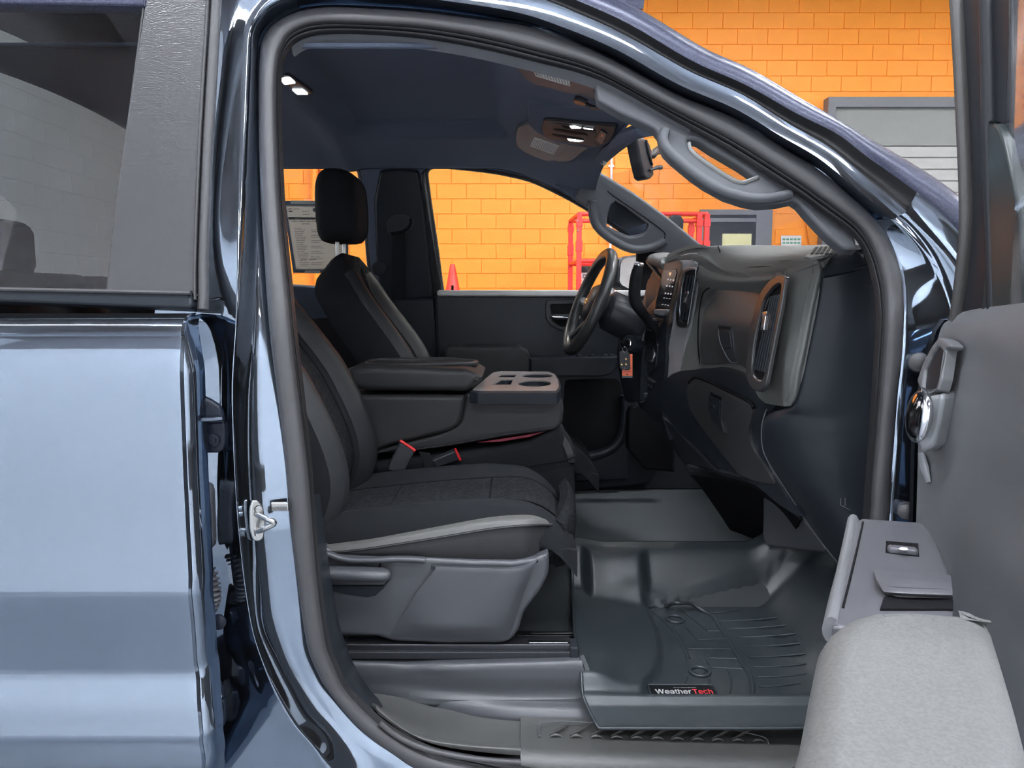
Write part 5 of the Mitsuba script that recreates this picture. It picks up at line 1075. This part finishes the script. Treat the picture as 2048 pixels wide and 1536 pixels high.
# buttons, knobs
bpl = Plane(W(1305, 640, Yd(1305) - .012), W(1328, 648, Yd(1328) - .012), W(1300, 690, Yd(1300) - .018))
add(CSK + '__shelf', plate([(1314,618),(1340,618),(1338,626),(1330,632),(1313,628)], bpl, .02, .004, 3, lift=.012), 'silver_plastic', 40)
add(CSK + '__button_plate', plate([(1308,634),(1327,638),(1316,658),(1300,654)], bpl, .006, .002, 1, lift=.003), 'copper_plastic', 35)
add(CSK + '__button', plate([(1308,636),(1314,636),(1311,650),(1304,650)], bpl, .010, .003, 2, lift=.010), 'chrome', 35, 'small bright button')
add(CSK + '__button', plate([(1316,640),(1321,641),(1316,652),(1312,651)], bpl, .006, .001, 1, lift=.006), 'plastic_smooth', 35)
kn = -np.cross(bpl.a, bpl.b); kn = bpl.n
for (x, y, r, tilt) in ((1287, 697, .024, 0), (1303, 708, .030, 0)):
    p = W(x, y, Yd(x) - .03); d = [-.93, -.25, .18]
    add(CSK + '__knob', lathe([(0, -.03), (r, -.03), (r, .0), (r * .96, .004), (r * .8, .006), (0, .006)], p, d, 32), 'plastic_smooth', 40)
    add(CSK + '__knob_ring', lathe([(r * .80, .006), (r * .97, .0045), (r * 1.02, .0), (r * 1.02, -.006), (r * .99, -.006), (r * .95, .002)], p, d, 32), 'chrome', 40, 'chrome knob ring')
add(CSK + '__control_panel', plate([(1292,672),(1312,676),(1316,690),(1312,735),(1300,748),(1285,735),(1281,705),(1286,682)], Plane(W(1290, 680, Yd(1290) - .018), W(1312, 690, Yd(1312) - .020), W(1298, 740, Yd(1298) - .018)), .008, .003, 3, lift=.003), 'plastic_gloss', 35)
add(CSK + '__button', plate([(1298,680),(1307,684),(1304,692),(1296,690)], Plane(W(1290, 680, Yd(1290) - .020), W(1312, 690, Yd(1312) - .022), W(1298, 740, Yd(1298) - .020)), .006, .001, 1, lift=.004), 'plastic', 35)
ppl = Plane(W(1280, 745, Yd(1280) - .02), W(1310, 765, Yd(1310) - .02), W(1300, 800, Yd(1300) - .01))
add(CSK + '__switch_bank', plate([(1278,746),(1284,744),(1310,764),(1308,772),(1304,774)], ppl, .012, .002, 1, lift=.008), 'plastic_smooth', 35)
for i in range(6):
    t = i / 5.; x, y = 1279 + 26 * t, 749 + 23 * t
    add(CSK + '__switch', plate([(x, y), (x + 3, y + 2.6), (x + 3, y + 4.2), (x, y + 1.8)], ppl, .004, .0006, lift=.010), 'steel', 35)
add(CSK + '__rocker_switch', plate([(1287,784),(1292,783),(1296,787),(1292,800),(1286,806),(1278,800)], ppl, .012, .003, 1, lift=.012), 'trim_grey', 35)
add(CSK + '__lower_face', ppatch([D([(1278,735),(1298,745),(1318,760)], .01), D([(1272,790),(1295,800),(1318,815)], .012), D([(1280,815),(1300,830),(1322,850)], .03)], thick=.01), 'plastic_smooth', 45)
# instrument cluster hood and driver side
IC = TR + '__instrument_cluster'
add(IC + '__hood', ppatch([[(1345,518,.30),(1340,506,.50),(1330,506,.62)], [(1325,516,.28),(1310,508,.45),(1306,508,.62)], [(1322,524,.26),(1300,514,.42),(1298,514,.62)], [(1322,530,.26),(1296,521,.42),(1296,520,.62)], [(1324,540,.28),(1300,528,.42),(1300,528,.62)]], nu=24, nv=24, thick=.02), 'dash_top', 50, 'hood over the instruments')
add(IC + '__hood_rim', tube([W(*q) for q in ((1326,560,.30),(1318,548,.36),(1304,532,.42),(1297,521,.46),(1304,515,.55),(1310,520,.64))], .010, 10, 30), 'plastic_smooth', 40)
add(IC + '__face', plate([(1310,530),(1336,526),(1330,560),(1318,600),(1290,620),(1292,570)], Plane(W(1310, 530, .40), W(1336, 526, .28), W(1300, 600, .40)), .03, .004, 3), 'plastic', 40)
add(IC + '__side', ppatch([[(1330,530,.30),(1312,545,.40),(1296,560,.5)], [(1322,570,.32),(1305,580,.42),(1290,585,.5)], [(1312,612,.30),(1296,618,.4),(1280,622,.5)], [(1296,660,.26),(1280,660,.38),(1262,640,.5)]], thick=.02), 'plastic_smooth', 50)
part('driver_dash', ppatch([[(1255,596,.62),(1275,598,.55),(1300,610,.42)], [(1242,650,.62),(1262,655,.52),(1292,660,.38)], [(1235,690,.60),(1255,695,.48),(1286,690,.34)], [(1238,740,.60),(1258,745,.48),(1282,740,.34)], [(1250,800,.62),(1262,805,.5),(1280,800,.36)]], thick=.03), 'plastic', 50, 'lower dashboard on the driver side')
part('dash_bead', tube([W(*q) for q in ((1314,640,.24),(1300,646,.25),(1290,660,.27),(1286,682,.27))], .006, 8, 20), 'plastic_smooth', 40)
# ------------------------------------------------------------------ steering wheel and column
SW = TR + '__steering_wheel'
tag(SW, 'black leather steering wheel seen nearly edge on')
top, bot = W(1218, 508, .40), W(1139, 699, .40); c = (top + bot) / 2; v = (top - bot) / 2; R = np.linalg.norm(v); v /= R; h = np.array([-0.10, 1., 0]); h /= np.linalg.norm(h); h -= v * (h @ v); h /= np.linalg.norm(h)
axn = np.cross(v, h); axn = axn if axn[0] < 0 else -axn     # towards the driver
add(SW + '__rim', tube([c + R * (math.cos(a) * v + math.sin(a) * h) for a in np.linspace(0, 2 * math.pi, 96, endpoint=False)], .0215, 16, closed=True), 'leather_rim', 40, 'black leather rim')
add(SW + '__hub', lathe([(0, -.05), (.05, -.05), (.075, -.02), (.075, .0), (.06, .016), (.03, .022), (0, .023)], c - axn * .012, axn, 40), 'plastic_smooth', 40, 'hub with emblem')
for a in (math.pi / 2, -math.pi / 2, math.pi * .83, -math.pi * .83):
    d = math.cos(a) * v + math.sin(a) * h
    add(SW + '__spoke', tube([c - axn * .03 + d * .05, c - axn * .022 + d * .10, c + d * (R - .01)], np.array([[.022, .008], [.017, .008], [.014, .008]]), 10, flat=np.cross(d, axn)), 'silver_plastic' if abs(a) < 2 else 'plastic_smooth', 40)
bp_ = c + axn * .0115
add(SW + '__emblem', join(tube([bp_ - h * .018, bp_ + h * .018], np.array([[.005, .003]] * 2), 8), tube([bp_ - v * .010, bp_ + v * .010], np.array([[.004, .003]] * 2), 8)), 'gold', 40, 'gold cross shaped emblem')
SC = TR + '__steering_column'
add(SC + '__shroud', loft(np.array([[c - axn * d + np.array([0, 0, 0]) + v * (w * math.cos(a) - off) + h * (w2 * math.sin(a)) for a in np.linspace(0, 2 * math.pi, 24, endpoint=False)] for d, w, w2, off in ((.06, .05, .055, .0), (.08, .075, .085, 0.), (.16, .078, .085, .005), (.19, .07, .08, .02), (.24, .05, .06, .06))])), 'plastic_smooth', 50, 'steering column shroud')
add(SC + '__stalk', tube([W(1238, 605, .45), W(1228, 592, .54), W(1222, 580, .58)], np.array([.009, .010, .012]), 10), 'silver_plastic', 40, 'grey stalk')
sl = curve([W(1318, 668, .24), W(1296, 640, .22), W(1275, 612, .20), W(1269, 590, .20), W(1271, 560, .20), W(1277, 532, .20)], 30)
add(SC + '__shift_lever', tube(sl, np.interp(np.linspace(0, 1, 30), [0, .3, .55, .9, 1], [.013, .016, .021, .020, .016]), 14), 'black', 40, 'black column shift lever')
add(SC + '__shift_lever_cap', lathe([(0, -.004), (.0165, -.004), (.0165, .004), (.012, .008), (0, .009)], W(1278, 529, .20), [.12, -.18, 1.], 24), 'chrome', 40, 'silver lever cap')
# ignition lock
IG = TR + '__ignition_lock'
ip = W(1257, 687, .30); idir = np.array([-.75, -.62, .12])
add(IG + '__collar', lathe([(0, -.05), (.033, -.05), (.033, 0), (.030, .004), (.018, .005), (.016, .001), (0, .001)], ip, idir, 36), 'plastic', 40)
add(IG + '__ring', lathe([(.0135, .004), (.0175, .004), (.0180, .007), (.0155, .009), (.0135, .007), (.0135, .004)], ip, idir, 36), 'chrome', 40, 'bright lock ring')
add(IG + '__barrel', lathe([(0, 0), (.012, 0), (.012, .005), (0, .006)], ip, idir, 24), 'black', 40)
# key with fob and tag
kk = thing('key_fob', 'black remote key hanging from the ignition lock', 'key')
dn = idir / np.linalg.norm(idir)
add(kk + '__key_head', tube([ip + dn * .009, ip + dn * .030, ip + dn * .036 + [0, 0, -.006]], np.array([[.004, .010], [.006, .011], [.005, .008]]), 10), 'black', 40)
kq = Plane(W(1240, 700, .238), W(1260, 700, .235), W(1250, 740, .238))
add(kk + '__ring', tube([kq.at(x, y) for x, y in ((1249, 694), (1253, 697), (1253, 703), (1249, 706), (1246, 702), (1246, 696))], .0013, 6, 24, closed=True), 'steel', 40)
add(kk + '__fob', plate([(1238, 704), (1243, 702), (1255, 702), (1259, 706), (1261, 738), (1257, 741), (1242, 739), (1239, 734)], kq, .012, .003, 2), 'plastic_smooth', 40)
for x, y in ((1252, 718), (1243.5, 729), (1252, 728.5), (1249, 737)): add(kk + '__button_print', lathe([(0, 0), (.0032, 0), (.0028, .0008), (0, .0008)], kq.at(x, y, .0002), kq.n, 14), 'gold' if y < 737 else 'trim_grey', 40, 'small pale symbol')
kk = thing('key_tag', 'orange printed paper tag hanging behind the black remote key', 'tag')
kq2 = Plane(W(1240, 700, .256), W(1265, 700, .252), W(1250, 750, .256))
add(kk + '__card', plate([(1249, 708), (1265, 708), (1265, 752), (1244, 752), (1244, 735)], kq2, .0012, 0, 1), 'orange_plastic', False)
add(kk + '__edge', plate([(1244, 752), (1265, 752), (1265, 755.5), (1244, 755.5)], kq2, .0014, 0), 'trim_grey', False, 'grey edge')
add(kk + '__hole', lathe([(0, 0), (.0022, 0), (.0022, .0008), (0, .0008)], kq2.at(1254.5, 749, .0004), kq2.n, 14), 'black', False)
add(kk + '__print', plate([(1246, 743), (1263, 743), (1263, 744.2), (1246, 744.2)], kq2, .0006, 0, lift=.0006), 'ink_red', False)

# ------------------------------------------------------------------ sill, floor mat
SI_ = TR + '__sill'
top = [(640,1318),(690,1319),(760,1322),(830,1322),(900,1318),(1000,1316),(1100,1314),(1158,1313)]
r = [[(x, y - 12, -.63) for x, y in top],
     [(x, y - 3, -.672) for x, y in top],
     [(640,1330,-.690),(690,1330,-.690),(760,1330,-.690),(815,1334,-.692),(900,1331,-.700),(1000,1328,-.702),(1100,1326,-.702),(1164,1324,-.698)],
     [(640,1350,-.694),(690,1350,-.694),(770,1350,-.694),(850,1352,-.698),(920,1352,-.706),(1010,1352,-.708),(1100,1352,-.708),(1172,1352,-.704)],
     [(640,1368,-.694),(690,1370,-.694),(770,1372,-.694),(850,1378,-.698),(925,1385,-.704),(1010,1392,-.708),(1100,1394,-.708),(1180,1394,-.704)],
     [(640,1385,-.696),(690,1385,-.696),(775,1390,-.698),(850,1400,-.708),(925,1412,-.722),(1010,1418,-.732),(1100,1420,-.734),(1187,1420,-.730)],
     [(640,1394,-.698),(700,1394,-.698),(785,1402,-.702),(860,1422,-.714),(940,1432,-.730),(1020,1436,-.742),(1110,1438,-.746),(1192,1440,-.742)],
     [(640,1404,-.698),(700,1404,-.698),(785,1412,-.702),(860,1432,-.712),(940,1444,-.728),(1020,1449,-.738),(1110,1452,-.742),(1192,1455,-.738)]]
add(SI_ + '__inner_cover', ppatch(r, nu=50, nv=46, thick=.012), 'plastic_base', 50, 'black moulded inner sill cover')
add(SI_ + '__inner_cover_end', ppatch([[(1156,1310,-.66),(1172,1350,-.67),(1186,1410,-.69),(1196,1448,-.70)], [(1160,1313,-.692),(1174,1352,-.702),(1188,1415,-.73),(1196,1446,-.742)]], nu=20, nv=8, thick=.01), 'plastic_base', 50)
up = [(700,1392),(752,1395),(790,1401),(860,1420),(940,1434),(1042,1440)]
lo = [(752,1412),(775,1432),(810,1457),(866,1479),(954,1490),(1042,1495)]
dn = [(756,1428),(785,1448),(820,1468),(870,1489),(954,1503),(1042,1511)]
add(SI_ + '__rear_trim', ppatch([[(x, y - 8, -.70 - .03 * i / 5) for i, (x, y) in enumerate(up)], [((a[0] + b[0]) / 2, (a[1] + b[1]) / 2, -.755 - .03 * i / 5) for i, (a, b) in enumerate(zip(up, lo))], [(x, y - 4, -.815 - .02 * i / 5) for i, (x, y) in enumerate(lo)], [(x, y + 1, -.832 - .02 * i / 5) for i, (x, y) in enumerate(lo)], [(x, y, -.836 - .02 * i / 5) for i, (x, y) in enumerate(dn)]], nu=40, nv=24, thick=.008), 'sill_plastic', 50, 'grey rear sill trim')
pt = [(600,1000),(615,1120),(632,1230),(655,1310),(690,1378),(735,1425)]
add(SI_ + '__pillar_foot_trim', ppatch([[(x + 4, y, -.85) for x, y in pt], [(x + 22, y - 6, -.80) for x, y in pt], [(x + 40, y - 12, -.72) for x, y in pt]], nu=30, nv=8, thick=.008), 'plastic', 50)
add(SI_ + '__groove_bead', tube([S(x, y, .004) for x, y in ((760,1446),(811,1482),(865,1502),(954,1518),(1042,1524))], .006, 10, 30), 'rubber', 50)
# scuff plate with slanted ribs
sp0 = [(1041,1440),(1200,1446),(1400,1454),(1610,1460),(1720,1464)]
add(SI_ + '__scuff_plate', ppatch([[(x, y - 6, -.745) for x, y in sp0], [(x, y + 14, -.775) for x, y in sp0], [(x, y + 36, -.815) for x, y in sp0], [(x, y + 54, -.845) for x, y in sp0], [(x, y + 75, -.868) for x, y in sp0], [(x, y + 95, -.880) for x, y in sp0], [(x, y + 104, -.876) for x, y in sp0]], nu=30, nv=40, thick=.008), 'sill_plastic', 50, 'grey scuff plate')
cp_ = Plane(W(1080, 1470, -.806), W(1500, 1486, -.806), W(1300, 1455, -.772))
add(SI_ + '__scuff_rim', tube([cp_.at(x, y, .004) for x, y in ((1080,1476),(1079,1454),(1084,1448),(1200,1449),(1400,1459),(1455,1461),(1510,1472),(1530,1478),(1537,1491))], .0014, 6, 60), 'trim_grey', 40)
for i in range(11):
    x = 1112 + i * 40.5; y = 1475 + i * 1.0
    if i < 10: add(SI_ + '__scuff_rib', tube([cp_.at(x - 12, y - 4, .001), cp_.at(x + 8, y - 14, .003), cp_.at(x + 26, y - 24, .002)], np.array([[.004, .002], [.005, .003], [.003, .002]]), 8, 12, flat=cp_.n), 'sill_plastic', 50)
    add(SI_ + '__scuff_foot', tube([cp_.at(x - 12, y, .002), cp_.at(x, y - 3, .004), cp_.at(x + 12, y, .002)], np.array([[.001, .001], [.004, .004], [.001, .001]]), 8, 12), 'sill_plastic', 50)
part('outer_sill', sheet(np.array([[[x, y, z] for y, z in ((-.84, .355), (-.90, .35), (-.935, .335), (-.95, .30), (-.945, .27), (-.90, .24))] for x in np.linspace(-.35, 1.3, 12)]), .01), 'paint', 30, 'painted outer sill')
# the mat
fm = 'floor_mat'
tag(fm, 'black moulded rubber floor mat with ribs and a maker badge in the passenger foot well', 'mat')
mzp = PZ(.468)
bd = np.array([WZ(x, y, .47) for x, y in ((1298,1213),(1306,1235),(1320,1262),(1328,1290),(1329,1320),(1322,1345),(1300,1372),(1296,1392))])
sst = lambda a, b, v: (lambda t: t * t * (3 - 2 * t))(np.clip((v - a) / (b - a), 0, 1))
def mat_z(x, y):
    xb = np.interp(y, bd[::-1, 1], bd[::-1, 0]) if y < bd[0, 1] else bd[0, 0] + (y - bd[0, 1]) * 6
    z = .466
    inz = sst(-.745, -.70, y)
    z += .022 * sst(.0, .022, xb - x) * inz + .03 * sst(.03, .14, xb - x) * inz * (1 - sst(-.1, .0, x - .30) * .5)
    bx_ = sst(.215, .245, x) * (1 - sst(.385, .43, x))
    z += .112 * sst(-.19 - .07 * bx_, -.09 - .055 * bx_, y) + .008 * sst(-.09, -.06, y)
    z += .25 * sst(.74, 1.05, x) * sst(-.8, -.70, y)
    z += .016 * math.exp(-((y + .742) / .010) ** 2)
    z -= .022 * sst(.745, .82, -y)
    return z
mx, my_ = np.linspace(.158, 1.0, 110), np.linspace(-.818, -.055, 110)
def mat_left(y): return np.interp(y, [-.835, -.74, -.5, -.2, -.055], [.20, .165, .165, .185, .19])
G = np.array([[[mat_left(y) + (x - .158) * (1.0 - mat_left(y)) / .842, y, 0] for x in mx] for y in my_])
for i in range(110):
    for j in range(110): G[i, j, 2] = mat_z(G[i, j, 0], G[i, j, 1])
add(fm + '__tray', sheet(G, .006), 'mat_rubber', True, 'moulded rubber tray')
def on_mat(x, y, lift=.0):
    p = WZ(x, y, .466)
    for _ in range(3): p = WZ(x, y, mat_z(p[0], p[1]) + lift)
    return p
edge_ = [G[0, j] for j in range(0, 110, 4)]
add(fm + '__edge', tube([G[i, 0] + [0, 0, .001] for i in range(109, -1, -4)] + edge_, .004, 8, 100), 'mat_rubber', 50)
def rib(L, r=.0035, n=30): add(fm + '__rib', tube([on_mat(x, y, .001) for x, y in L], r, 8, n), 'mat_rubber', 50)
rib([(1296,1213),(1330,1213),(1355,1206),(1385,1208),(1412,1225),(1440,1255),(1462,1290),(1480,1320),(1497,1345),(1505,1390)], .006)
for L in ([(1303,1222),(1330,1245),(1350,1268),(1368,1300),(1376,1325)], [(1350,1258),(1368,1285),(1380,1318)], [(1372,1255),(1395,1280)], [(1360,1217),(1415,1263)], [(1412,1316),(1418,1330)], [(1374,1354),(1370,1372)], [(1420,1358),(1418,1372)], [(1455,1340),(1463,1362),(1457,1390)],
          [(1395,1280),(1452,1278)], [(1378,1298),(1462,1298)], [(1415,1262),(1440,1262)], [(1418,1316),(1474,1318)], [(1425,1335),(1486,1338)]): rib(L, .0022)
for (x0, y0, x1) in ((1400,1224,1480), (1418,1240,1555), (1440,1255,1572), (1462,1272,1590), (1478,1291,1600), (1488,1312,1610), (1496,1332,1612), (1504,1352,1612), (1508,1371,1600)):
    rib([(x0 + 10, y0 + 2), ((x0 + x1) / 2, y0 + 1), (x1, y0 - 5)], .0026, 16)
for (cx, cy, r_) in ((1350.5,1240,.024), (1399.5,1345,.024)):
    p = on_mat(cx, cy)
    add(fm + '__ring', tube([p + [r_ * math.cos(a), r_ * math.sin(a) * 1.0, .003] for a in np.linspace(0, 2 * math.pi, 40, endpoint=False)], .0045, 10, closed=True), 'mat_rubber', 50)
    add(fm + '__disc', lathe([(0, 0), (.014, 0), (.013, .003), (0, .003)], p, [0, 0, 1], 28), 'mat_rubber', 50)
bzl = Plane(on_mat(1310, 1392, .002), on_mat(1430, 1392, .002), on_mat(1310, 1376, .005))
bq0, bq1 = bzl.uv(1305, 1393), bzl.uv(1434, 1393); hgt = bzl.uv(1302, 1374)[1] - bq0[1]; wid = bq1[0] - bq0[0]
o = bzl.p3(np.array([bq0[0], bq0[1]]))
add(fm + '__badge', plate_uv([(bq0[0], bq0[1]), (bq1[0], bq1[1]), (bq1[0] - .004, bq0[1] + hgt), (bq0[0], bq0[1] + hgt)], bzl, .004, .001, lift=.003), 'black', False, 'black badge with white and red lettering')
add(fm + '__badge_frame', tube([bzl.p3(np.array(q), -.004) for q in ((bq0[0] - .003, bq0[1]), (bq0[0] - .003, bq0[1] + hgt + .003), (bq1[0], bq0[1] + hgt + .003), (bq1[0] + .003, bq0[1]))], .0028, 8), 'mat_rubber', 50)
tp0 = bzl.p3(np.array([bq0[0] + .010, bq0[1] + hgt * .16]), -.0034)
add(fm + '__badge_text', text_on('Weather', bzl, tp0, hgt * .46, .0004, True, fit=wid * .56), 'ink_white', False, 'white lettering')
add(fm + '__badge_text', text_on('Tech', bzl, tp0 + bzl.a * wid * .58, hgt * .46, .0004, True, fit=wid * .31), 'ink_red', False, 'red lettering')
add(fm + '__badge_small_text', text_on('www.weathertech.com', bzl, tp0 + bzl.a * wid * .30 + bzl.b * hgt * .60, hgt * .10, .0003, fit=wid * .36), 'ink_grey', False)

# ------------------------------------------------------------------ the open front door
FDR = TR + '__front_door'
rows = [[(1897,640,-1.02),(1925,624,-1.07),(1985,613,-1.20),(2110,600,-1.45)],
        [(1884,652,-1.02),(1915,638,-1.08),(1985,630,-1.22),(2112,622,-1.48)],
        [(1876,676,-1.025),(1912,672,-1.10),(1985,668,-1.25),(2115,660,-1.50)],
        [(1866,720,-1.03),(1915,720,-1.105),(1985,720,-1.26),(2118,720,-1.52)],
        [(1846,800,-1.03),(1900,800,-1.105),(1985,800,-1.27),(2120,800,-1.53)],
        [(1836,900,-1.03),(1890,900,-1.105),(1985,900,-1.28),(2122,900,-1.55)],
        [(1834,980,-1.03),(1885,980,-1.11),(1985,980,-1.28),(2125,980,-1.56)],
        [(1832,1050,-1.03),(1888,1050,-1.12),(1985,1050,-1.29),(2128,1050,-1.57)],
        [(1834,1130,-1.04),(1905,1150,-1.16),(1990,1150,-1.33),(2130,1150,-1.6)],
        [(1838,1260,-1.05),(1915,1260,-1.2),(2005,1260,-1.38),(2140,1260,-1.65)],
        [(1850,1500,-1.06),(1930,1500,-1.24),(2020,1500,-1.44),(2150,1500,-1.7)],
        [(1870,1720,-1.06),(1950,1720,-1.24),(2040,1720,-1.44),(2160,1720,-1.7)]]
add(FDR + '__inner_panel', ppatch(rows, nu=40, nv=60, thick=.04), 'door_plastic', 50, 'grey moulded inner panel of the open door')
d2 = [[(x + 6, y - 6, Y - .02) for x, y, Y in rows[0]], [(x + 20, y - 14, Y + .04) for x, y, Y in rows[0]]]
# handle
hp = Plane(W(1880, 700, -1.075), W(1900, 700, -1.115), W(1860, 780, -1.07))
bz = [(1891,676),(1904,680),(1918,692),(1914,700),(1905,700),(1896,760),(1889,784),(1872,788),(1853,780),(1846,764),(1858,730),(1876,695)]
bi = [(1888,696),(1898,702),(1902,712),(1888,776),(1876,784),(1858,782),(1862,742),(1876,712)]
add(FDR + '__handle_bezel', plate(bz, hp, .02, .005, 4, holes=[bi], lift=.012), 'door_plastic', 40)
add(FDR + '__handle_recess', plate(bi, hp, .004, .0, 3, lift=.006), 'plastic_smooth', 40, 'dark handle recess')
hs = Plane(W(1850, 800, -1.10), W(1890, 800, -1.13), W(1850, 900, -1.10))
add(FDR + '__handle_base', plate([(1848,800),(1858,793),(1888,786),(1893,796),(1886,840),(1874,892),(1848,906),(1836,886),(1842,850)], hs, .05, .008, 5, lift=.008), 'silver_plastic', 40, 'grey handle base')
ax_ = W(1828, 884, -1.12) - W(1848, 780, -1.13); L = np.linalg.norm(ax_); c = (W(1828, 884, -1.12) + W(1848, 780, -1.13)) / 2
sph = trimesh.creation.icosphere(4); A_ = axes(ax_, [0, 1, 0])
sv = sph.vertices * np.array([L / 2, .035, .0145]); sv[:, 2] -= .006 * (1 - (sv[:, 0] / (L / 2)) ** 2) * 0
add(FDR + '__handle', trimesh.Trimesh(sv @ A_.T + c, sph.faces, process=False), 'chrome', True, 'bright chrome inner door handle')
add(FDR + '__edge_trim', tube([W(1842, 905, -1.05), W(1850, 940, -1.06), W(1857, 965, -1.07)], np.array([[.004, .01], [.007, .012], [.003, .008]]), 10, 16), 'silver_plastic', 50)
# window frame and mirror sail
wf = Plane(W(1915, 100, -1.03), W(2020, 100, -1.20), W(1915, 600, -1.05))
fr_ = [(1911,-20),(2021,-20),(2021,265),(2036,330),(2050,400),(2062,640),(1903,640),(1908,600),(1917,546),(1926,480),(1930,390),(1926,220)]
add(FDR + '__window_frame', plate(fr_, wf, .05, .006), 'plastic_smooth', 35, 'black window frame of the open door')
add(FDR + '__frame_seal', tube([wf.at(x, y, .004) for x, y in ((1919,-20),(1929,150),(1936,300),(1940,420),(1932,540),(1918,640))], np.array([[.014, .010]] * 30), 10, 30), 'rubber_brown', 50, 'brownish rubber seal')
add(FDR + '__frame_channel', tube([wf.at(x, y, .004) for x, y in ((1978,-20),(1982,150),(1984,260),(1988,380),(1992,500),(1996,640))], np.array([[.012, .012]] * 30), 10, 30), 'plastic_smooth', 50)
add(FDR + '__mirror_sail', plate([(1990,240),(2012,250),(2024,280),(2040,350),(2056,430),(2066,630),(1975,634),(1982,560),(1990,430)], wf, .03, .006, lift=.012), 'sail_green', 40)
dgl = Plane(W(2010, 100, -1.18), W(2100, 100, -1.36), W(2010, 600, -1.22))
add(FDR + '__window_glass', flat_pane([(2010, -30), (2300, -30), (2300, 645), (2010, 645)], dgl), 'glass', False)
# armrest, switch panel
az = 1.028
sw = PZ(az)
add(FDR + '__switch_panel', plate([(1708,1043),(1722,1036),(1845,1044),(1862,1062),(1884,1104),(1900,1150),(1907,1190),(1908,1240),(1740,1262),(1664,1250),(1690,1140)], sw, .09, .006, 3), 'switch_plastic', 40, 'grey window switch panel')
add(FDR + '__panel_edge', tube([WZ(x, y, az - .012) for x, y in ((1706,1046),(1698,1090),(1686,1150),(1672,1210),(1662,1260))], np.array([[.010, .016]] * 24), 12, 24), 'door_plastic', 50)
add(FDR + '__panel_edge', tube([WZ(x, y, az + .001) for x, y in ((1726,1044),(1716,1090),(1702,1150),(1686,1215))], .0015, 6, 24), 'black', 50)
add(FDR + '__switch_well', plate([(1772,1083),(1836,1088),(1838,1114),(1771,1106)], sw, .002, 0, lift=.001), 'black', False)
q = WZ(1805, 1101, az + .004)
add(FDR + '__window_switch', rbox(q, [.040, .017, .012], .005, axes(WZ(1836, 1107, az) - WZ(1774, 1101, az), [0, 1, 0])), 'switch_plastic', 40, 'window switch')
sp2 = PZ(az + .0102)
add(FDR + '__window_switch_mark', plate([(1797,1098),(1802,1095),(1814,1096),(1817,1100),(1812,1101),(1802,1100)], sp2, .0006, 0, lift=.0006), 'icon', False, 'white window symbol')
add(FDR + '__pull_cup', patch([[WZ(x, y, az + h) for x, y, h in ((1748,1140,.002),(1790,1142,.002),(1850,1146,.002),(1900,1150,.002))], [WZ(x, y, az + h) for x, y, h in ((1752,1156,.012),(1790,1158,.016),(1850,1160,.016),(1903,1163,.014))], [WZ(x, y, az + h) for x, y, h in ((1764,1178,.010),(1800,1180,.014),(1850,1182,.014),(1905,1184,.012))], [WZ(x, y, az + h) for x, y, h in ((1776,1192,-.01),(1810,1194,-.01),(1850,1196,-.01),(1906,1198,-.01))]], thick=.01), 'switch_plastic', 50)
add(FDR + '__pull_slot', plate([(1768,1198),(1784,1194),(1906,1204),(1906,1222),(1760,1222)], sw, .003, 0, lift=.003), 'black', False)
ap = PZ(1.050)
add(FDR + '__armrest_pad', plate([(1636,1268),(1652,1244),(1684,1222),(1730,1209),(1800,1207),(1900,1214),(1978,1222),(1988,1232),(2008,1290),(2034,1370),(2060,1460),(2085,1560),(2100,1680),(1520,1680),(1556,1580),(1582,1500),(1600,1440),(1618,1350)], ap, .12, .034, 5, K=8), 'armrest_grey', 50, 'light grey grained armrest pad')
inn = [WP(r_) for r_ in rows]
th = np.array([.165, .05, 0])
add(FDR + '__outer_skin', patch([list(r_ + th + np.array([.0, 0, 0])) for r_ in inn], nu=24, nv=40, thick=.01), 'paint', 50, 'dark blue outer skin')
add(FDR + '__front_edge', patch([[r_[0] + np.array([0, .012, 0]) for r_ in inn], [r_[0] + np.array([.08, .040, 0]) for r_ in inn], [r_[0] + np.array([.165, .05, 0]) for r_ in inn]], nu=40, nv=10, thick=.008), 'paint', 50)
dd_, nn_ = np.array([-.31, -.95, 0]), np.array([.95, -.31, 0])
Rm = np.stack([nn_ / np.linalg.norm(nn_), np.cross([0, 0, 1.], nn_ / np.linalg.norm(nn_)), np.array([0, 0, 1.])], 1)
add(FDR + '__outside_mirror', rbox([1.06, -1.23, 1.57], [.26, .15, .34], .05, Rm, 12), 'plastic_smooth', 40, 'black passenger side door mirror')
add(FDR + '__mirror_arm', rbox([.93, -1.18, 1.46], [.14, .07, .07], .02, Rm), 'plastic_smooth', 40)
# front of the truck beyond the door
hoodg = []
for x in np.linspace(1.13, 2.35, 14):
    row = []
    for y in np.linspace(-1.0, 1.0, 30):
        row.append([x + .10 * (1 - y * y) * (1 if x < 1.4 else 0.), y, 1.375 - .05 * (x - 1.13) ** 1.5 - .07 * abs(y) ** 5])
    hoodg.append(row)
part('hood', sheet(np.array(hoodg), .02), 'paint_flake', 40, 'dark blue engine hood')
for sg, nm in ((-1, 'fender'), (1, 'fender')):
    fg_ = [[[x, sg * yy, z] for yy, z in ((1.0, 1.31), (1.035, 1.24), (1.04, 1.05), (1.03, .85), (.99, .72), (.98, .55))] for x in np.linspace(.985, 2.3, 10)]
    part(nm, sheet(np.array(fg_), .01), 'paint', 40, 'painted front fender')
